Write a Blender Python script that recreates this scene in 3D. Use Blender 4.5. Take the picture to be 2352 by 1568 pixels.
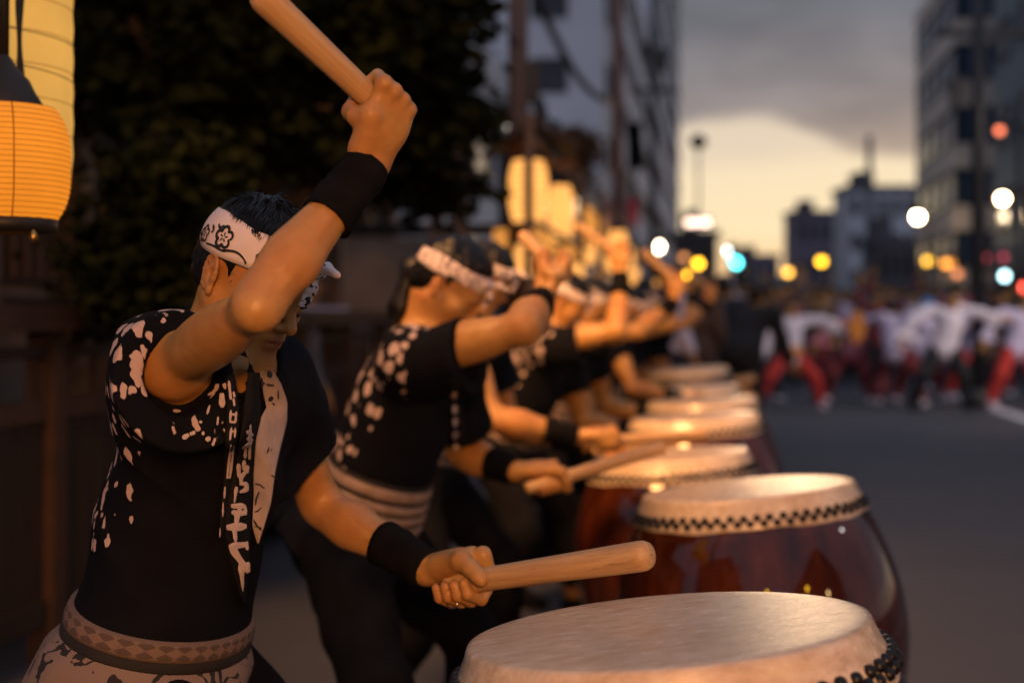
import bpy, math, random
import numpy as np
from mathutils import Vector, Matrix

for o in list(bpy.data.objects):
    bpy.data.objects.remove(o)
SC = bpy.context.scene
COL = SC.collection
rnd = random.Random(7)
R = math.radians

# ------------------------------------------------------------------ camera, sky, light, exposure
CAMZ, FPX, CX, HY = 1.2, 3267.0, 1176.0, 730.0
cam_d = bpy.data.cameras.new("camera")
cam = bpy.data.objects.new("camera", cam_d)
COL.objects.link(cam)
cam.location = (0, 0, CAMZ)
cam.rotation_euler = (R(90), 0, 0)
cam_d.sensor_width = 36.0
cam_d.lens = 50.0
cam_d.shift_y = -54.0 / 2352.0
cam_d.clip_start = 0.05
cam_d.clip_end = 3000
cam_d.dof.use_dof = True
cam_d.dof.focus_distance = 1.84
cam_d.dof.aperture_fstop = 2.4
SC.camera = cam

SC.view_settings.view_transform = 'Standard'
SC.view_settings.look = 'None'
SC.view_settings.gamma = 1
SC.view_settings.use_curve_mapping = False
SC.view_settings.exposure = 0.0
SC.cycles.use_denoising = True
SC.cycles.use_light_tree = True
SC.cycles.max_bounces = 6
SC.cycles.sample_clamp_indirect = 4.0
SC.cycles.caustics_reflective = False
SC.cycles.caustics_refractive = False

STREET = Vector((0.145, 1.0, 0.0)).normalized()
SUN_AZ = math.atan2(0.20, 1.0)

def build_world():
    w = bpy.data.worlds.new("World")
    SC.world = w
    w.use_nodes = True
    nt = w.node_tree
    nt.nodes.clear()
    N = nt.nodes.new
    Lk = nt.links.new
    out = N('ShaderNodeOutputWorld')
    bg = N('ShaderNodeBackground')
    Lk(bg.outputs[0], out.inputs[0])
    tc = N('ShaderNodeTexCoord')
    sep = N('ShaderNodeSeparateXYZ')
    Lk(tc.outputs['Generated'], sep.inputs[0])

    def m(op, a, b=None, c=None):
        n = N('ShaderNodeMath')
        n.operation = op
        for i, v in enumerate((a, b, c)):
            if v is None:
                continue
            if isinstance(v, (int, float)):
                n.inputs[i].default_value = v
            else:
                Lk(v, n.inputs[i])
        return n.outputs[0]
    x, y, z = sep.outputs
    el = m('MAXIMUM', z, 0.0)
    az = m('SUBTRACT', m('ARCTAN2', x, y), SUN_AZ)          # angle from the afterglow
    noi = N('ShaderNodeTexNoise')
    noi.inputs['Scale'].default_value = 3.2
    noi.inputs['Detail'].default_value = 5
    noi.inputs['Roughness'].default_value = 0.55
    mp = N('ShaderNodeMapping')
    mp.inputs['Scale'].default_value = (1, 1, 3.2)
    Lk(tc.outputs['Generated'], mp.inputs[0])
    Lk(mp.outputs[0], noi.inputs['Vector'])
    nz = m('SUBTRACT', noi.outputs['Fac'], 0.5)
    n2 = N('ShaderNodeTexNoise')
    n2.inputs['Scale'].default_value = 9.0
    n2.inputs['Detail'].default_value = 6
    mp2 = N('ShaderNodeMapping')
    mp2.inputs['Scale'].default_value = (1, 1, 2.6)
    Lk(tc.outputs['Generated'], mp2.inputs[0])
    Lk(mp2.outputs[0], n2.inputs['Vector'])
    # lower edge of the cloud deck: highest left of the afterglow, lower to its right
    lobe = m('DIVIDE', m('ADD', az, 0.034), 0.066)
    lobe = m('EXPONENT', m('MULTIPLY', m('MULTIPLY', lobe, lobe), -1.0))
    edge = m('ADD', m('MULTIPLY_ADD', lobe, 0.027, 0.104), m('ADD', m('MULTIPLY', nz, 0.055), m('MULTIPLY', m('SUBTRACT', n2.outputs['Fac'], 0.5), 0.035)))
    t = m('DIVIDE', m('SUBTRACT', el, edge), 0.014)
    cl = N('ShaderNodeClamp')
    Lk(t, cl.inputs[0])
    cloud = cl.outputs[0]

    def ramp(fac, stops):
        r = N('ShaderNodeValToRGB')
        e = r.color_ramp.elements
        while len(e) < len(stops):
            e.new(0.5)
        for i, (p, c) in enumerate(stops):
            e[i].position = p
            e[i].color = (*c, 1)
        Lk(fac, r.inputs[0])
        return r.outputs[0]

    def mix(fac, a, b, mode='MIX'):
        n = N('ShaderNodeMix')
        n.data_type = 'RGBA'
        n.blend_type = mode
        if isinstance(fac, (int, float)):
            n.inputs[0].default_value = fac
        else:
            Lk(fac, n.inputs[0])
        Lk(a, n.inputs[6])
        Lk(b, n.inputs[7])
        return n.outputs[2]
    gap = ramp(m('MULTIPLY_ADD', nz, 0.16, m('MULTIPLY', el, 4.0)), [(0.0, (1.05, 0.46, 0.20)), (0.10, (1.12, 0.70, 0.33)), (0.24, (1.04, 0.84, 0.52)), (0.40, (0.98, 0.81, 0.55)),
                                       (0.46, (0.84, 0.70, 0.52)), (0.62, (0.76, 0.64, 0.51)), (1.0, (0.40, 0.38, 0.40))])
    deck = ramp(m('MULTIPLY_ADD', nz, 0.16, el), [(0.04, (0.70, 0.52, 0.37)), (0.105, (0.44, 0.36, 0.31)), (0.145, (0.29, 0.265, 0.27)),
                                                   (0.20, (0.155, 0.165, 0.195)), (0.27, (0.125, 0.13, 0.16)), (1.0, (0.33, 0.38, 0.52))])
    sh = N('ShaderNodeVectorMath')
    sh.operation = 'SCALE'
    Lk(deck, sh.inputs[0])
    Lk(m('MULTIPLY_ADD', n2.outputs['Fac'], 1.1, 0.45), sh.inputs['Scale'])
    deck = sh.outputs[0]
    far_gap = ramp(el, [(0.0, (0.28, 0.28, 0.35)), (0.3, (0.26, 0.28, 0.38)), (1.0, (0.33, 0.38, 0.52))])
    warm = m('POWER', m('MAXIMUM', m('COSINE', m('MULTIPLY', az, 0.5)), 0.0), 7.0)
    front = mix(cloud, gap, deck)
    col = mix(warm, far_gap, front)
    # the clear evening air behind the clouds
    sky = N('ShaderNodeTexSky')
    sky.sky_type = 'NISHITA'
    sky.sun_disc = False
    sky.sun_elevation = R(1.0)
    sky.sun_rotation = SUN_AZ
    sky.dust_density = 2.0
    sk = N('ShaderNodeVectorMath')
    sk.operation = 'SCALE'
    Lk(sky.outputs[0], sk.inputs[0])
    sk.inputs['Scale'].default_value = 0.05
    col = mix(0.06, col, sk.outputs[0])
    Lk(col, bg.inputs[0])
    bg.inputs[1].default_value = 1.0

build_world()
sun_d = bpy.data.lights.new("sun", 'SUN')
sun = bpy.data.objects.new("sun", sun_d)
COL.objects.link(sun)
sun_d.energy = 0.12
sun_d.angle = R(6)
sun_d.color = (1.0, 0.62, 0.34)
sun.rotation_euler = Vector((-math.sin(SUN_AZ), -math.cos(SUN_AZ), -math.tan(R(4)))).to_track_quat('-Z', 'Y').to_euler()


def P(px, py, d):
    """A point of the place seen at photo pixel (2352 wide) at distance d along the view."""
    return np.array([(px - CX) * d / FPX, d, CAMZ - (py - HY) * d / FPX])


def proj(p):
    p = np.asarray(p)
    return CX + p[..., 0] / p[..., 1] * FPX, HY - (p[..., 2] - CAMZ) / p[..., 1] * FPX

# ------------------------------------------------------------------ signed distance modelling (numpy)
def nrm(v):
    v = np.asarray(v, float)
    return v / max(1e-9, np.linalg.norm(v))


def frame(fwd, left):
    F = nrm(fwd)
    L = np.asarray(left, float)
    L = nrm(L - F * F.dot(L))
    return np.array([F, L, np.cross(F, L)])


class SDF:
    def __init__(self):
        self.items = []
        self.disp = None
        self.amp = 0.0

    def _add(self, op, k, lo, hi, fn):
        self.items.append((op, k, np.asarray(lo) - k, np.asarray(hi) + k, fn))
        return self

    def rc(self, a, b, ra, rb, k=0.012, op='u'):
        a = np.asarray(a, np.float32)
        b = np.asarray(b, np.float32)
        ab = b - a
        l2 = max(1e-9, float(ab.dot(ab)))

        def fn(p):
            q = p - a
            t = np.clip(q @ ab / l2, 0, 1)
            q = q - t[..., None] * ab
            return np.sqrt((q * q).sum(-1)) - (ra + (rb - ra) * t)
        r = max(ra, rb)
        return self._add(op, k, np.minimum(a, b) - r, np.maximum(a, b) + r, fn)

    def chain(self, pts, rs, k=0.006, op='u'):
        for i in range(len(pts) - 1):
            self.rc(pts[i], pts[i + 1], rs[i], rs[i + 1], k, op)
        return self

    def ell(self, c, M, r, k=0.02, op='u'):
        c = np.asarray(c, np.float32)
        M = np.asarray(M, np.float32)
        r = np.asarray(r, np.float32)

        def fn(p):
            q = (p - c) @ M.T
            k0 = np.sqrt(((q / r) ** 2).sum(-1)) + 1e-9
            k1 = np.sqrt(((q / (r * r)) ** 2).sum(-1)) + 1e-9
            return k0 * (k0 - 1.0) / k1
        ext = np.sqrt(((M * r[:, None]) ** 2).sum(0))
        return self._add(op, k, c - ext, c + ext, fn)

    def box(self, c, M, h, rd=0.005, k=0.01, op='u'):
        c = np.asarray(c, np.float32)
        M = np.asarray(M, np.float32)
        h = np.asarray(h, np.float32)

        def fn(p):
            q = np.abs((p - c) @ M.T) - h + rd
            return np.sqrt((np.maximum(q, 0) ** 2).sum(-1)) + np.minimum(q.max(-1), 0) - rd
        ext = np.abs(M * h[:, None]).sum(0)
        return self._add(op, k, c - ext, c + ext, fn)

    def __call__(self, p, lo=None, hi=None):
        """p (..., 3); lo/hi: (n,3) block bounds when p is (n, m, 3)."""
        d = np.full(p.shape[:-1], 1.0, np.float32)
        for op, k, l, h, fn in self.items:
            if lo is not None:
                m = 0.02
                sel = np.nonzero(((hi > l - m) & (lo < h + m)).all(-1))[0]
                if len(sel) == 0:
                    continue
                b = fn(p[sel])
                a = d[sel]
            else:
                b = fn(p)
                a = d
            if op == 'u':
                if k > 0:
                    t = np.clip(0.5 + 0.5 * (b - a) / k, 0, 1)
                    r = b + (a - b) * t - k * t * (1 - t)
                else:
                    r = np.minimum(a, b)
            else:
                if k > 0:
                    t = np.clip(0.5 - 0.5 * (a + b) / k, 0, 1)
                    r = a + (-b - a) * t + k * t * (1 - t)
                else:
                    r = np.maximum(a, -b)
            if lo is not None:
                d[sel] = r
            else:
                d = r
        if self.disp is not None:
            d = d + self.disp(p)
        return d

    def mesh(self, res, B=8):
        ul = [i for i in self.items if i[0] == 'u']
        lo = np.min([i[2] for i in ul], 0) - 2 * res
        hi = np.max([i[3] for i in ul], 0) + 2 * res
        bs = B * res
        n = np.ceil((hi - lo) / bs).astype(int) + 1
        g = np.stack(np.meshgrid(*[np.arange(k) for k in n], indexing='ij'), -1).reshape(-1, 3)
        act = []
        for c0 in range(0, len(g), 40000):
            gg = g[c0:c0 + 40000]
            cen = (lo + (gg + 0.5) * bs).astype(np.float32)
            # cull cheaply, then exact
            d = self(cen[:, None, :], cen - bs * 0.5, cen + bs * 0.5)[:, 0]
            act.append(gg[np.abs(d) < bs * 0.87 * 1.45 + self.amp])
        g = np.concatenate(act)
        NB = 1 << 20
        ar = np.arange(-1, B + 1)
        off = np.stack(np.meshgrid(ar, ar, ar, indexing='ij'), -1).reshape(-1, 3)
        keys_all, pos_all, quads_all = [], [], []
        for c0 in range(0, len(g), 1200):
            gg = g[c0:c0 + 1200]
            base = gg * B
            p = (lo + (base[:, None, :] + off[None]) * res).astype(np.float32)
            V = self(p, p[:, 0], p[:, -1]).reshape(-1, B + 2, B + 2, B + 2)
            neg = V < 0
            C = B + 1
            cs = [(i, j, k) for i in (0, 1) for j in (0, 1) for k in (0, 1)]
            cnt = sum(neg[:, i:i + C, j:j + C, k:k + C].astype(np.int8) for i, j, k in cs)
            I = np.nonzero((cnt > 0) & (cnt < 8))
            if len(I[0]) == 0:
                continue
            cv = np.stack([V[I[0], I[1] + i, I[2] + j, I[3] + k] for i, j, k in cs], -1)
            acc = np.zeros((len(I[0]), 3), np.float64)
            num = np.zeros(len(I[0]))
            ca = np.array(cs)
            for a in range(8):
                for ax in range(3):
                    if ca[a][ax] == 0:
                        b = a + (4, 2, 1)[ax]
                        va, vb = cv[:, a], cv[:, b]
                        cr = (va < 0) != (vb < 0)
                        t = np.where(cr, va / np.where(cr, va - vb, 1), 0)
                        pt = np.repeat(ca[a][None].astype(float), len(t), 0)
                        pt[:, ax] += t
                        acc += pt * cr[:, None]
                        num += cr
            loc = acc / num[:, None]
            cell = base[I[0]] + np.stack(I[1:], -1) - 1
            pos_all.append(lo + (cell + loc) * res)
            cc = cell + 4
            keys_all.append((cc[:, 0] * NB + cc[:, 1]) * NB + cc[:, 2])

            def key(bi, a, b, c):
                x = base[bi] + np.stack([a, b, c], -1) - 1 + 4
                return (x[:, 0] * NB + x[:, 1]) * NB + x[:, 2]
            s = slice(1, B + 1)
            s1 = slice(2, B + 2)
            A0 = neg[:, s, s, s]
            for ax, A1 in enumerate((neg[:, s1, s, s], neg[:, s, s1, s], neg[:, s, s, s1])):
                Q = np.nonzero(A0 != A1)
                if len(Q[0]) == 0:
                    continue
                bi = Q[0]
                idx = [Q[1] + 1, Q[2] + 1, Q[3] + 1]
                u, v = (ax + 1) % 3, (ax + 2) % 3
                qs = []
                for du, dv in ((-1, -1), (0, -1), (0, 0), (-1, 0)):
                    t = list(idx)
                    t[u] = t[u] + du
                    t[v] = t[v] + dv
                    qs.append(key(bi, *t))
                q = np.stack(qs, -1)
                ins = A0[Q]
                q[~ins] = q[~ins][:, ::-1]
                quads_all.append(q)
        keys = np.concatenate(keys_all)
        pos = np.concatenate(pos_all)
        uk, ui = np.unique(keys, return_index=True)
        pos = pos[ui]
        q = np.concatenate(quads_all)
        q = np.searchsorted(uk, q)
        return pos.astype(np.float64), q

    def grad(self, p, e=0.002):
        p = np.asarray(p, np.float32)
        g = np.stack([self(p + np.eye(3, dtype=np.float32)[i] * e) - self(p - np.eye(3, dtype=np.float32)[i] * e) for i in range(3)], -1)
        return g / np.maximum(1e-9, np.linalg.norm(g, axis=-1, keepdims=True))

    def march(self, o, d, t0=0.0, off=0.0, n=60, far=6.0):
        """sphere-trace rays; returns points (N,3) (nan where missed)"""
        o = np.asarray(o, np.float32)
        d = np.asarray(d, np.float32)
        t = np.full(len(o), t0, np.float32)
        for _ in range(n):
            v = self(o + d * t[:, None]) - off
            t = t + np.clip(v, -0.05, 0.12) * 0.85
        p = o + d * t[:, None]
        bad = np.abs(self(p) - off) > 0.006
        p = p.astype(float)
        p[bad] = np.nan
        return p


def snoise(p, s, seed=0):
    """cheap smooth noise from a few sines, about -1..1"""
    r = np.random.RandomState(seed)
    o = 0
    for _ in range(4):
        k = r.randn(3) * s
        o = o + np.sin(p @ k.astype(np.float32) + r.rand() * 6.28)
    return o * 0.4

# ------------------------------------------------------------------ objects
def make_mesh(name, verts, faces, smooth=True, attrs=None, uvs=None):
    me = bpy.data.meshes.new(name)
    verts = np.asarray(verts, np.float64)
    if isinstance(faces, np.ndarray):
        k = faces.shape[1]
        me.vertices.add(len(verts))
        me.vertices.foreach_set('co', verts.astype(np.float32).ravel())
        me.loops.add(faces.size)
        me.loops.foreach_set('vertex_index', faces.astype(np.int32).ravel())
        me.polygons.add(len(faces))
        me.polygons.foreach_set('loop_start', np.arange(0, faces.size, k, dtype=np.int32))
        me.update(calc_edges=True)
    else:
        me.from_pydata([tuple(v) for v in verts], [], faces)
    me.validate()
    if smooth:
        me.polygons.foreach_set('use_smooth', np.ones(len(me.polygons), bool))
    for an, (kind, data) in (attrs or {}).items():
        a = me.attributes.new(an, kind, 'POINT')
        if kind == 'FLOAT':
            a.data.foreach_set('value', np.asarray(data, np.float32).ravel())
        elif kind == 'FLOAT_VECTOR':
            a.data.foreach_set('vector', np.asarray(data, np.float32).ravel())
    me.update()
    return me


def link(name, me, mat=None, parent=None, loc=None):
    o = bpy.data.objects.new(name, me)
    COL.objects.link(o)
    if mat is not None:
        if len(me.materials) == 0:
            me.materials.append(mat)
    if parent is not None:
        o.parent = parent
    if loc is not None:
        o.location = loc
    return o


def part(name, verts, faces, mat, parent, base=None, smooth=True, attrs=None):
    v = np.asarray(verts, float)
    if base is not None:
        v = v - np.asarray(base)
    return link(name, make_mesh(name, v, faces, smooth, attrs), mat, parent)


def empty(name, loc, label=None, cat=None, group=None):
    o = bpy.data.objects.new(name, None)
    COL.objects.link(o)
    o.location = tuple(float(c) for c in loc)
    o.empty_display_size = 0.1
    tag(o, label, cat, group)
    return o


def tag(o, label=None, cat=None, group=None, kind=None):
    if label: o['label'] = label
    if cat: o['category'] = cat
    if group: o['group'] = group
    if kind: o['kind'] = kind
    return o


class MB:
    """collects simple shapes into one mesh"""
    def __init__(self):
        self.v, self.f = [], []

    def add(self, v, f):
        n = len(self.v)
        self.v += [tuple(float(c) for c in x) for x in v]
        self.f += [tuple(int(i) + n for i in q) for q in f]
        return self

    def box(self, c, h, M=None):
        c = np.asarray(c, float)
        M = np.eye(3) if M is None else np.asarray(M)
        pts = []
        for z in (-1, 1):
            for x, y in ((-1, -1), (1, -1), (1, 1), (-1, 1)):
                pts.append(c + M.T @ (np.array([x, y, z]) * np.asarray(h)))
        return self.add(pts, [(3, 2, 1, 0), (4, 5, 6, 7), (0, 1, 5, 4), (1, 2, 6, 5), (2, 3, 7, 6), (3, 0, 4, 7)])

    def tube(self, pts, rs, n=10, caps=True):
        pts = [np.asarray(p, float) for p in pts]
        if isinstance(rs, (int, float)):
            rs = [rs] * len(pts)
        prev = None
        rings = []
        for i, p in enumerate(pts):
            t = nrm(pts[min(i + 1, len(pts) - 1)] - pts[max(i - 1, 0)])
            if prev is None:
                a = np.array([0, 0, 1.]) if abs(t[2]) < 0.9 else np.array([1., 0, 0])
                u = nrm(np.cross(t, a))
            else:
                u = nrm(prev - t * t.dot(prev))
            prev = u
            w = np.cross(t, u)
            rings.append([p + rs[i] * (math.cos(2 * math.pi * k / n) * u + math.sin(2 * math.pi * k / n) * w) for k in range(n)])
        v = [x for r in rings for x in r]
        f = []
        for i in range(len(pts) - 1):
            for k in range(n):
                f.append((i * n + k, i * n + (k + 1) % n, (i + 1) * n + (k + 1) % n, (i + 1) * n + k))
        if caps:
            f.append(tuple(range(n))[::-1])
            f.append(tuple((len(pts) - 1) * n + k for k in range(n)))
        return self.add(v, f)

    def lathe(self, prof, n=32, c=(0, 0, 0), M=None, closed=False):
        M = np.eye(3) if M is None else np.asarray(M)
        c = np.asarray(c, float)
        v = []
        for r, z in prof:
            for k in range(n):
                a = 2 * math.pi * k / n
                v.append(c + M.T @ np.array([r * math.cos(a), r * math.sin(a), z]))
        f = []
        for i in range(len(prof) - 1):
            for k in range(n):
                f.append((i * n + k, i * n + (k + 1) % n, (i + 1) * n + (k + 1) % n, (i + 1) * n + k))
        if closed:
            f.append(tuple(range(n))[::-1])
            f.append(tuple((len(prof) - 1) * n + k for k in range(n)))
        return self.add(v, f)

    def obj(self, name, mat, parent=None, base=None, smooth=False, loc=None):
        v = np.asarray(self.v, float)
        if base is not None:
            v = v - np.asarray(base)
        return link(name, make_mesh(name, v, self.f, smooth), mat, parent, loc)


def copy_tree(o, parent=None):
    c = o.copy()
    COL.objects.link(c)
    if parent is not None:
        c.parent = parent
    for ch in list(o.children):
        copy_tree(ch, c)
    return c

# ------------------------------------------------------------------ materials
MATS = {}


class NT:
    def __init__(self, name):
        self.m = bpy.data.materials.new(name)
        self.m.use_nodes = True
        self.t = self.m.node_tree
        self.b = self.t.nodes['Principled BSDF']
        MATS[name] = self.m

    def n(self, typ, **kw):
        x = self.t.nodes.new('ShaderNode' + typ)
        for k, v in kw.items():
            setattr(x, k, v)
        return x

    def l(self, a, b):
        self.t.links.new(a, b)

    def math(self, op, a, b=None, c=None):
        x = self.n('Math', operation=op)
        for i, v in enumerate((a, b, c)):
            if v is None: continue
            if isinstance(v, (int, float)): x.inputs[i].default_value = v
            else: self.l(v, x.inputs[i])
        return x.outputs[0]

    def coord(self, scale=(1, 1, 1), kind='Object', rot=(0, 0, 0)):
        tc = self.n('TexCoord')
        mp = self.n('Mapping')
        mp.inputs['Scale'].default_value = scale
        mp.inputs['Rotation'].default_value = rot
        self.l(tc.outputs[kind], mp.inputs[0])
        return mp.outputs[0]

    def noise(self, vec, scale, detail=4, rough=0.55):
        x = self.n('TexNoise')
        x.inputs['Scale'].default_value = scale
        x.inputs['Detail'].default_value = detail
        x.inputs['Roughness'].default_value = rough
        if vec is not None: self.l(vec, x.inputs['Vector'])
        return x.outputs['Fac']

    def ramp(self, fac, stops):
        r = self.n('ValToRGB')
        e = r.color_ramp.elements
        while len(e) < len(stops): e.new(0.5)
        for i, (p, c) in enumerate(stops):
            e[i].position = p
            e[i].color = (*c, 1) if not isinstance(c, (int, float)) else (c, c, c, 1)
        self.l(fac, r.inputs[0])
        return r.outputs[0]

    def mix(self, fac, a, b, mode='MIX'):
        x = self.n('Mix', data_type='RGBA', blend_type=mode)
        for i, v in ((0, fac), (6, a), (7, b)):
            if isinstance(v, (int, float)): x.inputs[i].default_value = v
            elif isinstance(v, tuple): x.inputs[i].default_value = (*v, 1)
            else: self.l(v, x.inputs[i])
        return x.outputs[2]

    def bump(self, h, strength=0.3, dist=0.002):
        x = self.n('Bump')
        x.inputs['Strength'].default_value = strength
        x.inputs['Distance'].default_value = dist
        self.l(h, x.inputs['Height'])
        self.l(x.outputs[0], self.b.inputs['Normal'])

    def set(self, **kw):
        for k, v in kw.items():
            i = self.b.inputs[k.replace('_', ' ')]
            if isinstance(v, (int, float)): i.default_value = v
            elif isinstance(v, tuple): i.default_value = (*v, 1) if i.type == 'RGBA' and len(v) == 3 else v
            else: self.l(v, i)
        return self.m


def mottled(name, c0, c1, scale=8, rough=0.7, bump=0.2, bscale=60, bdist=0.002, stretch=(1, 1, 1), metallic=0.0, **kw):
    t = NT(name)
    v = t.coord(stretch)
    f = t.noise(v, scale)
    col = t.ramp(f, [(0.3, c0), (0.7, c1)])
    t.set(Base_Color=col, Roughness=rough, Metallic=metallic, **kw)
    if bump:
        t.bump(t.noise(v, bscale, 3), bump, bdist)
    return t.m


def emit(name, color, strength):
    t = NT(name)
    t.set(Base_Color=(0.02, 0.02, 0.02), Roughness=0.4, Emission_Color=color, Emission_Strength=strength)
    return t.m


def make_materials():
    # skin: attribute 'tint' reddens lips, knuckles and ears
    t = NT('skin')
    v = t.coord()
    a = t.n('Attribute', attribute_name='tint')
    f = t.noise(v, 45, 4)
    base = t.ramp(f, [(0.3, (0.42, 0.215, 0.062)), (0.7, (0.51, 0.28, 0.09))])
    fine = t.noise(v, 9, 3)
    base = t.mix(t.math('MULTIPLY', t.ramp(fine, [(0.42, 0.0), (0.66, 1.0)]), 0.55), base, (0.40, 0.150, 0.045))
    base = t.mix(a.outputs['Fac'], base, (0.30, 0.095, 0.055))
    t.set(Base_Color=base, Roughness=t.ramp(fine, [(0.3, 0.33), (0.7, 0.52)]), Subsurface_Weight=0.12, Subsurface_Radius=(1.0, 0.35, 0.2), Subsurface_Scale=0.008,
          Specular_IOR_Level=0.4)
    t.bump(t.math('ADD', t.noise(v, 300, 4), t.math('MULTIPLY', t.noise(v, 48, 5), 2.5)), 0.34, 0.0012)

    # indigo-black happi with pale rough dots where the attribute 'dots' is set
    for nm, sc, sx, thr, pale in (('happi_cloth', 50, (1, 1, 0.45), 0.40, (0.50, 0.37, 0.33)), ('happi_cloth_round', 34, (1, 1, 0.85), 0.42, (0.50, 0.38, 0.34))):
        t = NT(nm)
        v = t.coord()
        nv = t.n('VectorMath', operation='MULTIPLY_ADD')
        nz = t.n('TexNoise')
        nz.inputs['Scale'].default_value = 40
        t.l(v, nz.inputs['Vector'])
        t.l(nz.outputs['Color'], nv.inputs[0])
        nv.inputs[1].default_value = (0.022, 0.022, 0.022)
        t.l(t.coord(sx), nv.inputs[2])
        vo = t.n('TexVoronoi')
        vo.inputs['Scale'].default_value = sc
        vo.inputs['Randomness'].default_value = 0.85
        t.l(nv.outputs[0], vo.inputs['Vector'])
        sp = t.n('SeparateColor')
        t.l(vo.outputs['Color'], sp.inputs[0])
        rad = t.math('MULTIPLY_ADD', sp.outputs[0], 0.22, thr - 0.12)
        at = t.n('Attribute', attribute_name='dots')
        rad = t.math('MULTIPLY', rad, at.outputs['Fac'])
        dot = t.math('MULTIPLY', t.math('SUBTRACT', rad, vo.outputs['Distance']), 22)
        cl = t.n('Clamp')
        t.l(dot, cl.inputs[0])
        dark = t.ramp(t.noise(v, 14), [(0.3, (0.003, 0.0034, 0.0055)), (0.7, (0.006, 0.0066, 0.010))])
        col = t.mix(cl.outputs[0], dark, pale)
        t.set(Base_Color=col, Roughness=0.85, Specular_IOR_Level=0.10)
        t.bump(t.noise(t.coord((1, 1, 1)), 700, 2), 0.25, 0.0006)
    mottled('black_cloth', (0.004, 0.004, 0.006), (0.009, 0.009, 0.011), 20, 0.85, 0.3, 500, 0.001, Specular_IOR_Level=0.1)
    mottled('collar_cloth', (0.006, 0.006, 0.008), (0.011, 0.011, 0.013), 20, 0.85, 0.3, 600, 0.0008, Specular_IOR_Level=0.12)
    mottled('trouser_cloth', (0.003, 0.003, 0.0038), (0.0065, 0.0065, 0.008), 12, 0.9, 0.3, 400, 0.001, Specular_IOR_Level=0.1)
    mottled('knit_band', (0.004, 0.004, 0.005), (0.009, 0.009, 0.010), 30, 0.95, 0.8, 420, 0.002, Specular_IOR_Level=0.08)
    mottled('print_pale', (0.44, 0.33, 0.29), (0.56, 0.44, 0.39), 60, 0.85, 0.2, 600, 0.0004)
    mottled('panel_pale', (0.25, 0.205, 0.20), (0.38, 0.31, 0.30), 30, 0.85, 0.3, 500, 0.0006)
    mottled('cotton_white', (0.66, 0.55, 0.53), (0.78, 0.68, 0.66), 22, 0.8, 0.35, 420, 0.0008, Subsurface_Weight=0.0)
    mottled('print_black', (0.008, 0.008, 0.010), (0.016, 0.015, 0.017), 60, 0.8, 0.0)
    mottled('hair_black', (0.003, 0.003, 0.0035), (0.007, 0.006, 0.006), 60, 0.38, 0.0, Specular_IOR_Level=0.3)
    mottled('hair_brown', (0.012, 0.008, 0.006), (0.028, 0.018, 0.012), 60, 0.45, 0.0)

    # headband / skirt cotton with black brush pattern
    for nm, sc, base in (('patterned_cotton', 15, (0.20, 0.145, 0.12)), ('band_cotton', 42, (0.74, 0.62, 0.59))):
        t = NT(nm)
        v = t.coord()
        n1 = t.noise(v, sc, 2, 0.5)
        band = t.math('ABSOLUTE', t.math('SUBTRACT', n1, 0.5))
        n2 = t.noise(v, sc * 2.3, 3, 0.6)
        ink = t.math('GREATER_THAN', t.math('SUBTRACT', n2, t.math('MULTIPLY', band, 5.5)), 0.41 if nm == 'patterned_cotton' else 0.40)
        col = t.mix(ink, base, (0.012, 0.011, 0.012))
        t.set(Base_Color=col, Roughness=0.85)
        t.bump(t.noise(v, 420, 3), 0.3, 0.0008)
    # obi with a woven geometric stripe
    t = NT('obi_weave')
    at = t.n('Attribute', attribute_name='bandco')
    sp = t.n('SeparateXYZ')
    t.l(at.outputs['Vector'], sp.inputs[0])
    u, vv = sp.outputs[0], sp.outputs[1]
    wx = t.math('PINGPONG', t.math('MULTIPLY', u, 70), 1.0)
    vy = t.math('PINGPONG', t.math('MULTIPLY', vv, 4.0), 1.0)
    dia = t.math('GREATER_THAN', t.math('ADD', wx, vy), 1.06)
    edge = t.math('GREATER_THAN', t.math('ABSOLUTE', t.math('SUBTRACT', vv, 0.5)), 0.36)
    nz = t.noise(t.coord(), 90, 3)
    col = t.mix(t.math('MULTIPLY', dia, 0.75), (0.20, 0.13, 0.10), (0.045, 0.03, 0.025))
    col = t.mix(edge, col, (0.16, 0.11, 0.09))
    col = t.mix(t.math('MULTIPLY', nz, 0.5), col, (0.06, 0.045, 0.04))
    t.set(Base_Color=col, Roughness=0.85)
    t.bump(t.noise(t.coord(), 500, 2), 0.4, 0.0008)
    mottled('obi_plain', (0.22, 0.15, 0.11), (0.36, 0.26, 0.20), 40, 0.85, 0.3, 400, 0.001)
    mottled('obi_black', (0.008, 0.007, 0.007), (0.015, 0.013, 0.012), 40, 0.85, 0.3, 400, 0.001)

    # drum: rawhide head, lacquered keyaki body, iron tacks
    t = NT('rawhide')
    v = t.coord((1, 3.0, 3.0))
    vo = t.coord()
    n1 = t.noise(v, 20, 8, 0.72)
    n2 = t.noise(vo, 3.2, 4)
    col = t.ramp(n1, [(0.34, (0.52, 0.38, 0.24)), (0.48, (0.68, 0.53, 0.36)), (0.62, (0.78, 0.65, 0.47))])
    col = t.mix(t.math('MULTIPLY', t.ramp(n2, [(0.4, 0.0), (0.7, 1.0)]), 0.45), col, (0.40, 0.275, 0.18))
    sc = t.noise(t.coord((1, 9, 9), rot=(0, 0, 0.5)), 26, 5, 0.7)
    col = t.mix(t.math('MULTIPLY', t.ramp(sc, [(0.62, 0.0), (0.7, 1.0)]), 0.4), col, (0.26, 0.17, 0.11))
    t.set(Base_Color=col, Roughness=t.ramp(n1, [(0.3, 0.17), (0.7, 0.30)]), Specular_IOR_Level=0.7)
    h = t.math('ADD', t.noise(v, 42, 5, 0.7), t.math('MULTIPLY', sc, 0.8))
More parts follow.
